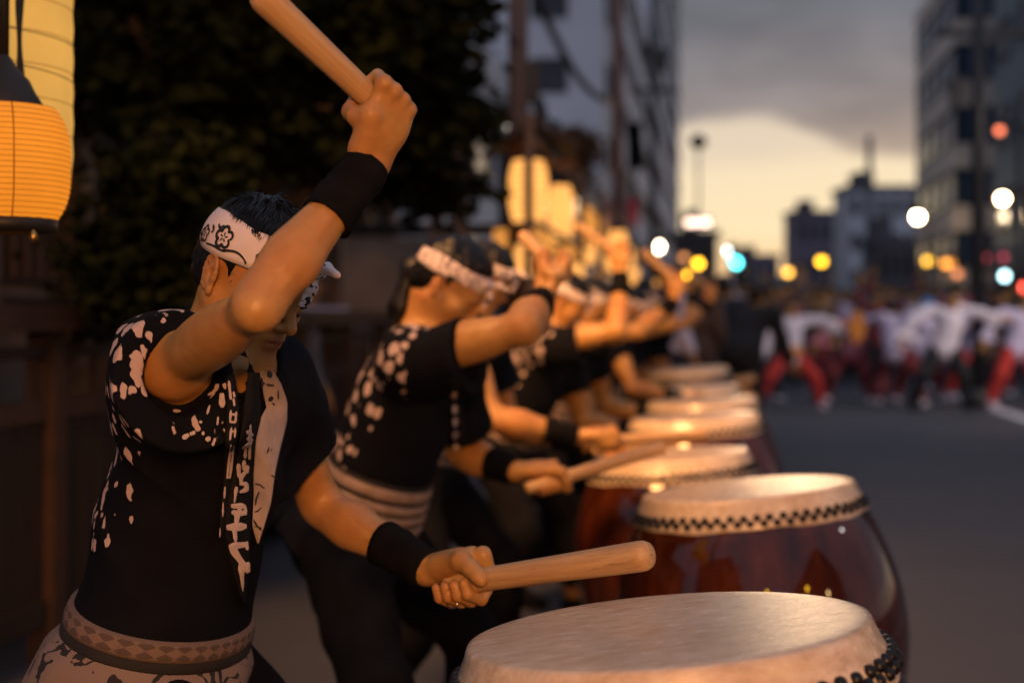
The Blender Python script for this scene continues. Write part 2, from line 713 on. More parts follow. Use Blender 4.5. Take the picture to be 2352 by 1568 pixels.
    t.bump(h, 0.42, 0.0011)
    t = NT('keyaki_lacquer')
    v = t.coord((5, 5, 0.5))
    n1 = t.noise(v, 5, 5, 0.6)
    col = t.ramp(n1, [(0.3, (0.018, 0.0038, 0.0012)), (0.55, (0.050, 0.0102, 0.0028)), (0.75, (0.082, 0.019, 0.005))])
    t.set(Base_Color=col, Roughness=0.5, Specular_IOR_Level=0.04, Coat_Weight=1.0, Coat_Roughness=0.035)
    t.bump(t.noise(t.coord((4, 4, 1.2)), 6, 3), 0.12, 0.004)
    mottled('iron_tack', (0.008, 0.008, 0.009), (0.02, 0.02, 0.021), 90, 0.38, 0.25, 300, 0.0006, metallic=0.5)
    # bachi: oak drumstick
    t = NT('oak_stick')
    v = t.coord((16, 16, 1.3))
    n1 = t.noise(v, 6, 5, 0.6)
    col = t.ramp(n1, [(0.3, (0.42, 0.24, 0.10)), (0.6, (0.56, 0.35, 0.16)), (0.8, (0.62, 0.42, 0.21))])
    n2 = t.noise(t.coord((30, 30, 3), rot=(0, 0.25, 0)), 5, 3, 0.7)
    col = t.mix(t.math('MULTIPLY', t.ramp(n2, [(0.64, 0.0), (0.7, 1.0)]), 0.55), col, (0.20, 0.10, 0.04))
    t.set(Base_Color=col, Roughness=0.55)
    t.bump(t.math('ADD', n1, t.math('MULTIPLY', n2, 1.5)), 0.5, 0.0015)
    mottled('stand_wood', (0.03, 0.016, 0.009), (0.06, 0.032, 0.018), 6, 0.5, 0.3, 40, stretch=(1, 1, 0.2))

    # setting
    t = NT('asphalt')
    v = t.coord()
    n1 = t.noise(v, 0.7, 7, 0.65)
    vo = t.n('TexVoronoi'); vo.inputs['Scale'].default_value = 120
    t.l(v, vo.inputs['Vector'])
    col = t.ramp(n1, [(0.3, (0.030, 0.032, 0.039)), (0.7, (0.052, 0.055, 0.066))])
    col = t.mix(t.math('MULTIPLY', t.noise(v, 160, 2), 0.4), col, (0.07, 0.072, 0.08))
    t.set(Base_Color=col, Roughness=0.62)
    t.bump(vo.outputs['Distance'], 0.6, 0.006)
    mottled('paint_white', (0.45, 0.45, 0.46), (0.66, 0.66, 0.66), 8, 0.6, 0.3, 80)
    mottled('kerb_stone', (0.22, 0.22, 0.22), (0.32, 0.32, 0.31), 5, 0.85, 0.4, 60)
    mottled('paving', (0.13, 0.125, 0.125), (0.19, 0.185, 0.18), 4, 0.85, 0.4, 60)
    mottled('earth', (0.05, 0.045, 0.04), (0.09, 0.08, 0.07), 0.3, 0.95, 0.3, 5)
    mottled('dark_timber', (0.010, 0.0055, 0.0035), (0.024, 0.013, 0.008), 5, 0.6, 0.35, 50, 0.003, stretch=(1, 1, 0.3))
    mottled('rail_timber', (0.030, 0.014, 0.008), (0.06, 0.028, 0.016), 5, 0.55, 0.35, 50, 0.003, stretch=(0.4, 0.4, 1))
    mottled('post_timber', (0.20, 0.115, 0.07), (0.32, 0.19, 0.12), 5, 0.6, 0.35, 40, 0.003, stretch=(1, 1, 0.25))
    mottled('plaster', (0.24, 0.19, 0.15), (0.36, 0.29, 0.235), 2.5, 0.9, 0.3, 30)
    mottled('roof_tile', (0.03, 0.03, 0.032), (0.06, 0.06, 0.065), 6, 0.6, 0.4, 20, 0.01)
    mottled('pole_brown', (0.10, 0.05, 0.03), (0.17, 0.085, 0.05), 5, 0.6, 0.3, 40, stretch=(1, 1, 0.2))
    mottled('pole_red', (0.13, 0.045, 0.035), (0.20, 0.075, 0.055), 5, 0.5, 0.2, 40)
    mottled('pole_grey', (0.05, 0.055, 0.06), (0.09, 0.095, 0.10), 5, 0.5, 0.2, 40)
    mottled('steel_dark', (0.012, 0.013, 0.015), (0.03, 0.03, 0.034), 9, 0.45, 0.2, 60)
    mottled('bark', (0.03, 0.02, 0.014), (0.075, 0.052, 0.036), 6, 0.9, 0.8, 18, 0.02, stretch=(1, 1, 0.3))
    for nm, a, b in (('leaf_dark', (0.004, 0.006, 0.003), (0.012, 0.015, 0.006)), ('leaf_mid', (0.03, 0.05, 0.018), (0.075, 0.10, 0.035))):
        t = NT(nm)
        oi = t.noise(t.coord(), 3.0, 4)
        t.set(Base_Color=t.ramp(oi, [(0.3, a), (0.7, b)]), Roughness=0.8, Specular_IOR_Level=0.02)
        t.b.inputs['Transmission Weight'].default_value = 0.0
    mottled('facade_grey', (0.66, 0.67, 0.70), (0.78, 0.79, 0.82), 0.5, 0.8, 0.2, 6)
    mottled('facade_pale', (0.70, 0.68, 0.70), (0.80, 0.78, 0.79), 0.5, 0.8, 0.2, 6)
    mottled('facade_tan', (0.62, 0.52, 0.43), (0.74, 0.63, 0.52), 0.5, 0.8, 0.2, 6)
    mottled('facade_teal', (0.10, 0.14, 0.155), (0.15, 0.195, 0.21), 0.6, 0.5, 0.2, 6)
    mottled('facade_dark', (0.10, 0.09, 0.11), (0.16, 0.15, 0.17), 0.5, 0.8, 0.2, 6)
    mottled('facade_mauve', (0.17, 0.14, 0.18), (0.25, 0.21, 0.26), 0.5, 0.8, 0.2, 6)
    mottled('window_blue', (0.025, 0.045, 0.085), (0.05, 0.08, 0.13), 0.8, 0.12, 0.0)
    mottled('window_dark', (0.015, 0.018, 0.024), (0.035, 0.04, 0.05), 0.8, 0.15, 0.0)
    mottled('leaf_rust', (0.09, 0.045, 0.018), (0.17, 0.085, 0.03), 3.0, 0.6, 0.0)
    mottled('hill_green', (0.05, 0.06, 0.07), (0.08, 0.09, 0.10), 0.02, 0.95, 0.0)
    mottled('sign_blue', (0.01, 0.05, 0.18), (0.02, 0.07, 0.24), 1, 0.4, 0.0)
    mottled('sign_red', (0.45, 0.05, 0.07), (0.58, 0.08, 0.10), 2, 0.6, 0.0)
    mottled('sign_pink', (0.50, 0.24, 0.26), (0.62, 0.32, 0.34), 2, 0.6, 0.0)
    # cloth colours of the far crowd
    for nm, c in (('c_white', (0.76, 0.70, 0.78)), ('c_lilac', (0.58, 0.53, 0.72)), ('c_red', (0.50, 0.035, 0.025)), ('c_maroon', (0.17, 0.025, 0.03)),
                  ('c_navy', (0.02, 0.028, 0.05)), ('c_black', (0.010, 0.011, 0.014)), ('c_grey', (0.13, 0.13, 0.15)), ('c_denim', (0.04, 0.065, 0.10)),
                  ('c_brown', (0.13, 0.075, 0.05)), ('c_pink', (0.50, 0.17, 0.22)), ('c_sky', (0.10, 0.24, 0.52)), ('c_orange', (0.62, 0.22, 0.03)),
                  ('c_green', (0.14, 0.30, 0.05)), ('c_tan', (0.36, 0.23, 0.15))):
        mottled(nm, tuple(0.85 * q for q in c), tuple(min(0.9, 1.15 * q) for q in c), 7, 0.85, 0.0)

make_materials()
M = MATS
# ------------------------------------------------------------------ people near the camera
def lerp(a, b, t):
    return np.asarray(a) * (1 - t) + np.asarray(b) * t


def head_frame(yaw, pitch, roll):
    """yaw: degrees the face turns from +x towards the camera, pitch: down, roll: crown towards the camera"""
    a, b, c = R(yaw), R(pitch), R(roll)
    F0 = np.array([math.cos(a), -math.sin(a), 0])
    L = np.array([math.sin(a), math.cos(a), 0])
    F = F0 * math.cos(b) - np.array([0, 0, 1.]) * math.sin(b)
    U = np.cross(F, L)
    L2 = L * math.cos(c) + U * math.sin(c)
    return np.array([F, L2, np.cross(F, L2)])


def head_prims(s, C, H, fine=True):
    def w(x, y, z):
        return C + np.array([x, y, z]) @ H
    s.ell(w(-0.008, 0, 0.036), H, (0.088, 0.074, 0.083), 0.03)
    s.ell(w(0.028, 0, -0.022), H, (0.064, 0.060, 0.088), 0.035)
    s.ell(w(0.052, 0, 0.040), H, (0.044, 0.057, 0.045), 0.03)
    for q in (-1, 1):
        s.rc(w(-0.004, q * 0.056, -0.045), w(0.052, q * 0.026, -0.100), 0.017, 0.017, 0.03)
        s.ell(w(0.060, q * 0.041, -0.030), H, (0.026, 0.024, 0.022), 0.025)
        s.rc(w(0.086, q * 0.040, 0.012), w(0.094, q * 0.012, 0.011), 0.010, 0.011, 0.02)
    s.ell(w(0.076, 0, -0.100), H, (0.017, 0.022, 0.016), 0.022)
    s.ell(w(0.072, 0, -0.062), H, (0.028, 0.034, 0.028), 0.022)
    for q in (-1, 1):
        s.ell(w(0.100, q * 0.031, -0.008), H, (0.013, 0.019, 0.011), 0.014, 's')
        s.ell(w(0.079, q * 0.031, -0.008), H, (0.0155, 0.016, 0.0135), 0.004)
    s.rc(w(0.093, 0, 0.004), w(0.115, 0, -0.030), 0.0075, 0.0095, 0.014)
    s.ell(w(0.114, 0, -0.034), H, (0.0105, 0.0105, 0.0095), 0.008)
    for q in (-1, 1):
        s.ell(w(0.101, q * 0.0125, -0.038), H, (0.0105, 0.0072, 0.0072), 0.006)
    if fine:
        for q in (-1, 1):
            s.ell(w(0.107, q * 0.007, -0.0455), H, (0.006, 0.0034, 0.004), 0.002, 's')
    s.ell(w(0.0935, 0, -0.0605), H, (0.0115, 0.024, 0.0062), 0.006)
    s.ell(w(0.0925, 0, -0.0715), H, (0.0115, 0.020, 0.0068), 0.006)
    s.ell(w(0.104, 0, -0.066), H, (0.011, 0.027, 0.0016), 0.002, 's')
    for q in (-1, 1):
        T = np.array([[0.93, q * 0.30, 0.20], [-q * 0.33, 0.94, 0.0], [-0.19, 0, 0.98]])
        T = np.array([nrm(T[0]), nrm(T[1]), nrm(T[2])]) @ H
        c = w(-0.012, q * 0.079, -0.006)

        def e(x, y, z):
            return c + np.array([x, y, z]) @ T
        s.ell(e(0, 0, 0), T, (0.018, 0.0055, 0.029), 0.006)
        if fine:
            s.ell(e(0.001, q * 0.009, -0.002), T, (0.0105, 0.0085, 0.016), 0.004, 's')
            pts = []
            for i in range(13):
                a = R(-20 + i * 22)
                pts.append(e(0.018 * math.cos(a) * (0.9 if math.sin(a) < 0 else 1.0) - 0.001, q * 0.003, 0.030 * math.sin(a) + 0.001))
            s.chain(pts[::1], [0.0036] * 13, 0.003)
            s.chain([e(0.004, q * 0.004, 0.016), e(-0.006, q * 0.005, 0.004), e(-0.004, q * 0.004, -0.014)], [0.003, 0.0034, 0.003], 0.004)
            s.ell(e(0.011, q * 0.003, -0.003), T, (0.004, 0.004, 0.006), 0.004)
        s.ell(e(0.008, q * 0.0015, -0.027), T, (0.0075, 0.005, 0.0085), 0.006)
    return w


def hand_prims(s, W, G, S, e1, side, rs=0.016, sc=1.0, th=(0.027, 0.037, 0.039, 0.038), ta=(-38, -84, -128, -148)):
    S = nrm(S)
    e1 = nrm(np.asarray(e1) - S * np.dot(e1, S))
    e2 = np.cross(S, e1) if side == 'R' else np.cross(e1, S)

    def pos(off, a, r):
        a = R(a)
        return G + S * off * sc + (r) * (math.cos(a) * e1 + math.sin(a) * e2)
    offs = (0.0285, 0.0095, -0.0095, -0.0270)
    rad = (0.0096, 0.0100, 0.0094, 0.0082)
    ks = []
    for i in range(4):
        o = offs[i]
        f = (1.0, 1.06, 1.0, 0.86)[i]
        f = f * sc
        k = pos(o * 1.05, 34, rs + 0.027 * f)
        ks.append(k)
        pts = [k, pos(o * 1.02, 92, rs + 0.021 * f), pos(o, 168, rs + 0.011 * sc), pos(o * 0.98, 232, rs + 0.0095 * sc), pos(o * 0.96, 268, rs + 0.0085 * sc)]
        r = rad[i] * sc
        s.chain(pts, [r * 1.14, r * 1.10, r * 0.98, r * 0.96, r * 0.84], 0.0018)
    wx = nrm(np.asarray(G) - W)
    for i in range(4):
        b = W + S * offs[i] * 0.55 + wx * 0.006
        s.rc(b, ks[i] - e1 * 0.004, 0.0185 * sc, 0.0112 * sc, 0.008)
    s.ell(lerp(W, lerp(ks[1], ks[2], 0.5), 0.62) - e2 * 0.004, np.array([e2, S, e1]), (0.034 * sc, 0.037 * sc, 0.016 * sc), 0.014)
    m1 = pos(th[0], ta[0], rs + 0.020 * sc)
    t0 = lerp(W, m1, 0.28) + S * 0.010
    s.chain([t0, m1, pos(th[1], ta[1], rs + 0.0150 * sc), pos(th[2], ta[2], rs + 0.0165 * sc), pos(th[3], ta[3], rs + 0.0175 * sc)], [0.0190 * sc, 0.0145 * sc, 0.0118 * sc, 0.0100 * sc, 0.0082 * sc], 0.009)
    return dict(S=S, e1=e1, e2=e2, pos=pos, knuckles=ks)


def torso_prims(s, J, infl=0.0, k=0.06, low=True):
    T = J['T']
    pv, nk = J['pelvis'], J['neck']
    q = J.get('girth', 1.0)
    s.ell(lerp(pv, nk, 0.66), T, (0.098 * q + infl, 0.142 * q + infl, 0.180 + infl), k)
    s.ell(lerp(pv, nk, 0.32) + T[0] * 0.004, T, (0.094 * q + infl, 0.128 * q + infl, 0.150 + infl), k)
    if low:
        s.ell(lerp(pv, nk, 0.02), T, (0.108 * q + infl, 0.150 * q + infl, 0.125 + infl), k)
    for a in ('R', 'L'):
        sh = J['sh' + a]
        s.rc(lerp(nk, sh, 0.12) - T[2] * 0.045, sh, 0.058 + infl * 0.8, 0.053 + infl, 0.045)


def leg_prims(s, J, infl=0.0, foot=True):
    for a in ('R', 'L'):
        hp, kn, an = J['hip' + a], J['kn' + a], J['an' + a]
        s.rc(hp, kn, 0.084 + infl, 0.058 + infl, 0.04)
        s.rc(kn, lerp(kn, an, 0.35), 0.055 + infl, 0.056 + infl, 0.02)
        s.rc(lerp(kn, an, 0.35), an, 0.054 + infl, 0.036 + infl * 0.8, 0.02)
        if foot:
            fd = J['foot' + a]
            s.rc(an + np.array([0, 0, -0.045]), an + fd * 0.15 + np.array([0, 0, -0.058]), 0.034, 0.022, 0.02)


def arm_prims(s, J, infl=0.0):
    for a in ('R', 'L'):
        sh, el, wr = J['sh' + a], J['el' + a], J['wr' + a]
        q = J.get('armq' + a, J.get('armq', 1.0))
        s.rc(sh, el, 0.050 * q + infl, 0.0330 * q + infl, 0.02)
        s.ell(lerp(sh, el, 0.5), frame(el - sh, J['T'][2] + 0.01), (0.10, 0.046 * q + infl, 0.047 * q + infl), 0.03)
        ax = nrm(wr - el)
        m = lerp(el, wr, 0.30)
        s.rc(el, m, 0.0330 * q + infl, 0.0425 * q + infl, 0.034)
        s.rc(m, wr, 0.0425 * q + infl, 0.0270 * (0.4 + 0.6 * q) + infl, 0.02)
        if J.get('veins'):
            # tendon and vein ridges on the side of the forearm that shows
            tw = nrm(np.array([0.15, -1.0, 0.1]) - ax * ax.dot(np.array([0.15, -1.0, 0.1])))
            ot = np.cross(ax, tw)
            for (k0, k1, sp, ph) in ((0.10, 1.0, 0.35, 0.0), (0.35, 1.0, -0.30, 1.3), (0.2, 0.8, 0.05, 2.1)):
                pp = []
                for i in range(9):
                    t = k0 + (k1 - k0) * i / 8
                    rr = (0.0425 * q + (0.0270 * (0.4 + 0.6 * q) - 0.0425 * q) * max(0.0, (t - 0.3) / 0.7)) - 0.0012
                    dd = nrm(tw + ot * (sp + 0.10 * math.sin(3 * t * 3 + ph)))
                    pp.append(lerp(el, wr, t) + dd * rr)
                s.chain(pp, [0.0022] * 9, 0.005)
        # flexor belly and the knob of the elbow give the limb its uneven outline
        s.ell(lerp(el, wr, 0.28) + 0.008 * nrm(np.cross(ax, sh - el) + 1e-4), frame(ax, sh - el + 0.01), (0.075, 0.036 * q + infl, 0.036 * q + infl), 0.02)
        s.ell(el - nrm(lerp(sh, wr, 0.5) - el) * 0.020 * q, frame(ax, sh - el + 0.01), (0.015, 0.012, 0.012), 0.02)


def finish_pose(J):
    pv, nk = J['pelvis'], J['neck']
    U = nrm(nk - pv)
    L = J['shL'] - J['shR']
    L = nrm(L - U * U.dot(L))
    J['T'] = np.array([np.cross(L, U), L, U])
    Fh = nrm(J['T'][0] * np.array([1, 1, 0]))
    Lh = nrm(np.array([-Fh[1], Fh[0], 0]))
    J['hipR'] = pv - Lh * J.get('hipw', 0.085) - np.array([0, 0, 0.03])
    J['hipL'] = pv + Lh * J.get('hipw', 0.085) - np.array([0, 0, 0.03])
    st = J.get('stance', 0.36)
    for a, q in (('R', -1), ('L', 1)):
        kn = pv + Fh * J.get('kneef', 0.17) + Lh * q * st * 0.78
        kn[2] = 0.43
        an = pv + Fh * J.get('step' + a, 0.06) + Lh * q * st
        an[2] = 0.085
        J['kn' + a], J['an' + a] = kn, an
        J['foot' + a] = nrm(Fh * 0.85 + Lh * q * 0.5)
    return J


def wrap_band(s, c, T, h0, h1, off, n=72, m=6, lip=0.006, smooth=3, rmax=0.45, hf=None, bulge=0.0):
    """a strip of cloth lying round whatever the distance field s describes"""
    rows = []
    for i in range(m + 1):
        v = i / m
        h = h0 + (h1 - h0) * v
        ang = np.arange(n) / n * 2 * math.pi
        d = np.cos(ang)[:, None] * T[0] + np.sin(ang)[:, None] * T[1]
        hh = np.full(n, h) if hf is None else h + hf(ang, v)
        o = c + hh[:, None] * T[2] + d * rmax
        p = s.march(o, -d, 0, off, 50)
        r = ((p - (c + hh[:, None] * T[2])) * d).sum(-1)
        bad = ~np.isfinite(r)
        if bad.any():
            ok_ = np.nonzero(~bad)[0]
            r[bad] = np.interp(np.nonzero(bad)[0], np.concatenate([ok_ - n, ok_, ok_ + n]), np.tile(r[ok_], 3)) if len(ok_) else 0.1
        r = np.median(np.stack([np.roll(r, k) for k in range(-4, 5)]), 0)
        for _ in range(smooth):
            r = (np.roll(r, 1) + 2 * r + np.roll(r, -1)) / 4
        r = r + bulge * math.sin(math.pi * v)
        rows.append(c + hh[:, None] * T[2] + d * r[:, None])
    rin = [rows[0] - lip * nrm_rows(rows[0] - c, T), *rows, rows[-1] - lip * nrm_rows(rows[-1] - c, T)]
    V = np.concatenate(rin)
    f = []
    mm = len(rin)
    for i in range(mm - 1):
        for k in range(n):
            f.append((i * n + k, i * n + (k + 1) % n, (i + 1) * n + (k + 1) % n, (i + 1) * n + k))
    vv = np.concatenate([[0.0], np.arange(m + 1) / m, [1.0]])
    uv = np.stack([np.tile(np.minimum(np.arange(n), n - np.arange(n)) / n, mm), np.repeat(vv, n), np.zeros(n * mm)], -1)
    return V, np.array(f), uv, np.array(rows)


def nrm_rows(x, T):
    x = x - (x @ T[2])[:, None] * T[2]
    return x / np.linalg.norm(x, axis=-1, keepdims=True)


def cam_rays(px):
    px = np.asarray(px, float)
    d = np.stack([(px[:, 0] - CX) / FPX, np.ones(len(px)), -(px[:, 1] - HY) / FPX], -1)
    d /= np.linalg.norm(d, axis=-1, keepdims=True)
    return np.tile(np.array([[0, 0, CAMZ]]), (len(px), 1)), d


def on_cloth(s, px, off, t0=1.3):
    o, d = cam_rays(px)
    return s.march(o, d, t0, off, 70)


def stroke_px(mb, s, pts, w, off, w1=None, step=8.0):
    """a brush stroke lying on the cloth s: pts along its length, w its width"""
    pts = np.asarray(pts, float)
    if len(pts) == 1:
        pts = np.array([pts[0] - [0, w * 0.45], pts[0] + [0, w * 0.45]])
    seg = np.linalg.norm(np.diff(pts, axis=0), axis=-1)
    L = seg.sum()
    n = max(3, int(L / step) + 2)
    cum = np.concatenate([[0], np.cumsum(seg)])
    t = np.linspace(0, L, n)
    x = np.stack([np.interp(t, cum, pts[:, 0]), np.interp(t, cum, pts[:, 1])], -1)
    tg = np.gradient(x, axis=0)
    tg /= np.maximum(1e-6, np.linalg.norm(tg, axis=-1, keepdims=True))
    nn = np.stack([-tg[:, 1], tg[:, 0]], -1)
    ww = np.linspace(w, w if w1 is None else w1, n) * 0.5
    u = np.linspace(0, 1, n)
    ww = ww * np.clip(0.55 + 2.2 * np.minimum(u, 1 - u), 0.55, 1.0) * (1 + 0.12 * np.sin(u * 9 + L))
    a = on_cloth(s, x + nn * ww[:, None], off)
    b = on_cloth(s, x - nn * ww[:, None], off)
    c = on_cloth(s, x, off * 1.06)
    ok = np.isfinite(a).all(-1) & np.isfinite(b).all(-1) & np.isfinite(c).all(-1)
    v, f, idx = [], [], {}
    for i in range(n):
        if ok[i]:
            idx[i] = len(v)
            v += [a[i], c[i], b[i]]
    for i in range(n - 1):
        if i in idx and i + 1 in idx:
            p, q = idx[i], idx[i + 1]
            f += [(p, p + 1, q + 1, q), (p + 1, p + 2, q + 2, q + 1)]
    if f:
        mb.add(v, f)


def strip_px(s, left, right, off, lip=0.008, n=26, m=4, pleat=0.0):
    """a band of cloth on s between two picture-traced edges, with folded edges"""
    def res(p):
        p = np.asarray(p, float)
        seg = np.concatenate([[0], np.cumsum(np.linalg.norm(np.diff(p, axis=0), axis=-1))])
        t = np.linspace(0, seg[-1], n)
        return np.stack([np.interp(t, seg, p[:, 0]), np.interp(t, seg, p[:, 1])], -1)
    l, r = res(left), res(right)
    cols = [on_cloth(s, l, off - lip)] + [on_cloth(s, l * (1 - k / m) + r * k / m, off + 0.0012 * math.sin(math.pi * k / m) + pleat * (k % 2)) for k in range(m + 1)] + [on_cloth(s, r, off - lip)]
    V = np.stack(cols, 1)
    mm = V.shape[1]
    # fill missed samples from the row above
    for i in range(n):
        for k in range(mm):
            if not np.isfinite(V[i, k]).all():
                V[i, k] = V[i - 1, k] if i else V[i, (k + 1) % mm]
    f = []
    for i in range(n - 1):
        for k in range(mm - 1):
            f.append((i * mm + k, i * mm + k + 1, (i + 1) * mm + k + 1, (i + 1) * mm + k))
    V = V.reshape(-1, 3)
    good = [q for q in f if np.isfinite(V[list(q)]).all() and max(np.linalg.norm(V[q[0]] - V[q[2]]), np.linalg.norm(V[q[1]] - V[q[3]])) < 0.14]
    V = np.nan_to_num(V)
    return V, good


def hair_sdf(C, H, long_back=False, top=0.0):
    def w(x, y, z):
        return C + np.array([x, y, z]) @ H
    s = SDF()
    s.ell(w(-0.010, 0, 0.042), H, (0.097, 0.083, 0.090 + top), 0.02)
    s.ell(w(0.035, 0, 0.075 + top), H, (0.055, 0.060, 0.040), 0.03)
    s.ell(w(-0.050, 0, -0.005), H, (0.050, 0.066, 0.062), 0.02)
    for q in (-1, 1):
        s.rc(w(0.016, q * 0.066, 0.03), w(0.008, q * 0.070, 0.006), 0.012, 0.006, 0.01)
    s.box(w(0.105, 0, -0.055), H, (0.085, 0.12, 0.085), 0.01, 0.008, 's')
    s.box(w(0.075, 0, -0.02), H, (0.045, 0.12, 0.046), 0.01, 0.008, 's')
    for q in (-1, 1):
        s.ell(w(-0.008, q * 0.082, -0.008), H, (0.021, 0.030, 0.033), 0.004, 's')
        s.box(w(-0.012, q * 0.09, -0.05), H, (0.020, 0.05, 0.04), 0.008, 0.004, 's')
    Ci = np.asarray(C)

    def disp(p):
        q = (p - Ci.astype(np.float32)) @ H.T.astype(np.float32)
        return (snoise(q * np.array([1.0, 2.4, 1.0], np.float32), 70, 3) * 0.0022 + snoise(q, 150, 5) * 0.0012).astype(np.float32)
    s.disp = disp
    s.amp = 0.006
    return s


def hair_strands(s, C, H, n, seed, length=(0.02, 0.045), width=0.0009, lift=0.07, above=-0.05):
    r = np.random.RandomState(seed)
    z = r.uniform(-0.3, 1, n)
    a = r.uniform(0, 2 * math.pi, n)
    d = np.stack([np.sqrt(1 - z * z) * np.cos(a), np.sqrt(1 - z * z) * np.sin(a), z], -1) @ H
    c = np.asarray(C) + np.array([-0.01, 0, 0.03]) @ H
    o = c + d * 0.25
    p = s.march(o, -d, 0, 0.0, 40)
    loc = (p - C) @ H.T
    ok = np.isfinite(p).all(-1) & (loc[:, 2] > above) & ~((loc[:, 2] + 0.10 * loc[:, 0] < 0.083) & (loc[:, 2] + 0.10 * loc[:, 0] > 0.020)) & ~((loc[:, 0] > 0.05) & (loc[:, 2] < 0.06)) & ~((np.abs(loc[:, 1]) > 0.06) & (loc[:, 0] > -0.035) & (loc[:, 2] < 0.03))
    p, d, loc = p[ok], d[ok], loc[ok]
    g = s.grad(p)
    # hair falls outwards and down from a crown whorl
    flow = np.stack([loc[:, 0] + 0.045, loc[:, 1] * 1.0, -0.03 - 0.25 * np.abs(loc[:, 1])], -1) @ H
    flow = flow / np.linalg.norm(flow, axis=-1, keepdims=True) + (snoise(p.astype(np.float32), 55, 11)[:, None] * H[1] * 0.55) + r.randn(*flow.shape) * 0.13
    flow = flow - g * (flow * g).sum(-1, keepdims=True)
    flow /= np.linalg.norm(flow, axis=-1, keepdims=True)
    L = (r.uniform(*length, len(p)) * np.where(loc[:, 2] > 0.02, np.clip((loc[:, 2] + 0.10 * loc[:, 0] - 0.080) / 0.035, 0.22, 1.0), 0.6))[:, None]
    lf = (lift * r.uniform(0.1, 1.0, len(p)) ** 2)[:, None]
    sd = np.cross(g, flow)
    v, f = [], []
    wv = width * r.uniform(0.6, 1.4, len(p))[:, None]
    p0 = p - g * 0.002
    p1 = p + flow * L * 0.5 + g * (0.0018 + L * lf * 0.45)
    p2 = p + flow * L + g * L * (lf * 0.55)
    rows = [p0 - sd * wv, p0 + sd * wv, p1 - sd * wv * 0.8, p1 + sd * wv * 0.8, p2]
    V = np.stack(rows, 1).reshape(-1, 3)
    k = np.arange(len(p))[:, None] * 5
    q = k + np.array([[0, 1, 3, 2]])
    t = k + np.array([[2, 3, 4, 4]])
    faces = [tuple(x) for x in q] + [tuple(x[:3]) for x in t]
    return V, faces


def stick(tip, butt, r0, r1, label, group, name='drumstick'):
    """bachi: a turned oak stick, slightly tapered, rounded at the ends"""
    tip, butt = np.asarray(tip, float), np.asarray(butt, float)
    Z = nrm(tip - butt)
    L = np.linalg.norm(tip - butt)
    X = nrm(np.cross(Z, [0.3, 0.2, 1.0]))
    Mx = np.array([X, np.cross(Z, X), Z])
    prof = [(0.001, 0), (r0 * 0.7, 0.001), (r0 * 0.95, 0.004), (r0, 0.010), (lerp(r0, r1, 0.5), L * 0.5), (r1, L - 0.02), (r1 * 0.97, L - 0.010), (r1 * 0.82, L - 0.003), (r1 * 0.5, L - 0.0005), (0.001, L)]
    mb = MB().lathe(prof, 28)
    o = mb.obj(name, M['oak_stick'], None, None, True)
    o.location = butt
    o.rotation_euler = Matrix(Mx.T.tolist()).to_euler()
    return tag(o, label, 'drumstick', group)


def wristband(J, a, parent, base, t0=0.60, t1=1.0, mat='knit_band'):
    el, wr = J['el' + a], J['wr' + a]
    ax = nrm(wr - el)
    X = nrm(np.cross(ax, [0.2, 0.1, 1.0]))
    Y = np.cross(ax, X)
    n, rows = 48, []
    ts = np.linspace(t0, t1, 12)
    r = np.random.RandomState(5)
    ph = r.rand(6) * 6

    q = J.get('armq' + a, J.get('armq', 1.0))

    def rad(t):
        m = 0.30
        return 0.0425 * q + (0.0270 * (0.4 + 0.6 * q) - 0.0425 * q) * (t - m) / (1 - m)
    ang = np.arange(n) / n * 2 * math.pi
    for i, t in enumerate(ts):
        c = lerp(el, wr, t)
        rr = rad(t) + 0.0062 + 0.0012 * np.sin(t * 55 + 1.3 * np.sin(ang * 2 + ph[0])) + 0.0010 * np.sin(ang * 3 + t * 20 + ph[1])
        rows.append(c + rr[:, None] * (np.cos(ang)[:, None] * X + np.sin(ang)[:, None] * Y))
    first = lerp(el, wr, t0 + 0.01) + (rad(t0) - 0.004) * (np.cos(ang)[:, None] * X + np.sin(ang)[:, None] * Y)
    last = lerp(el, wr, t1 - 0.01) + (rad(t1) - 0.004) * (np.cos(ang)[:, None] * X + np.sin(ang)[:, None] * Y)
    rows = [first] + rows + [last]
    f = []
    for i in range(len(rows) - 1):
        for k in range(n):
            f.append((i * n + k, i * n + (k + 1) % n, (i + 1) * n + (k + 1) % n, (i + 1) * n + k))
    return part('wristband', np.concatenate(rows), np.array(f), M[mat], parent, base)


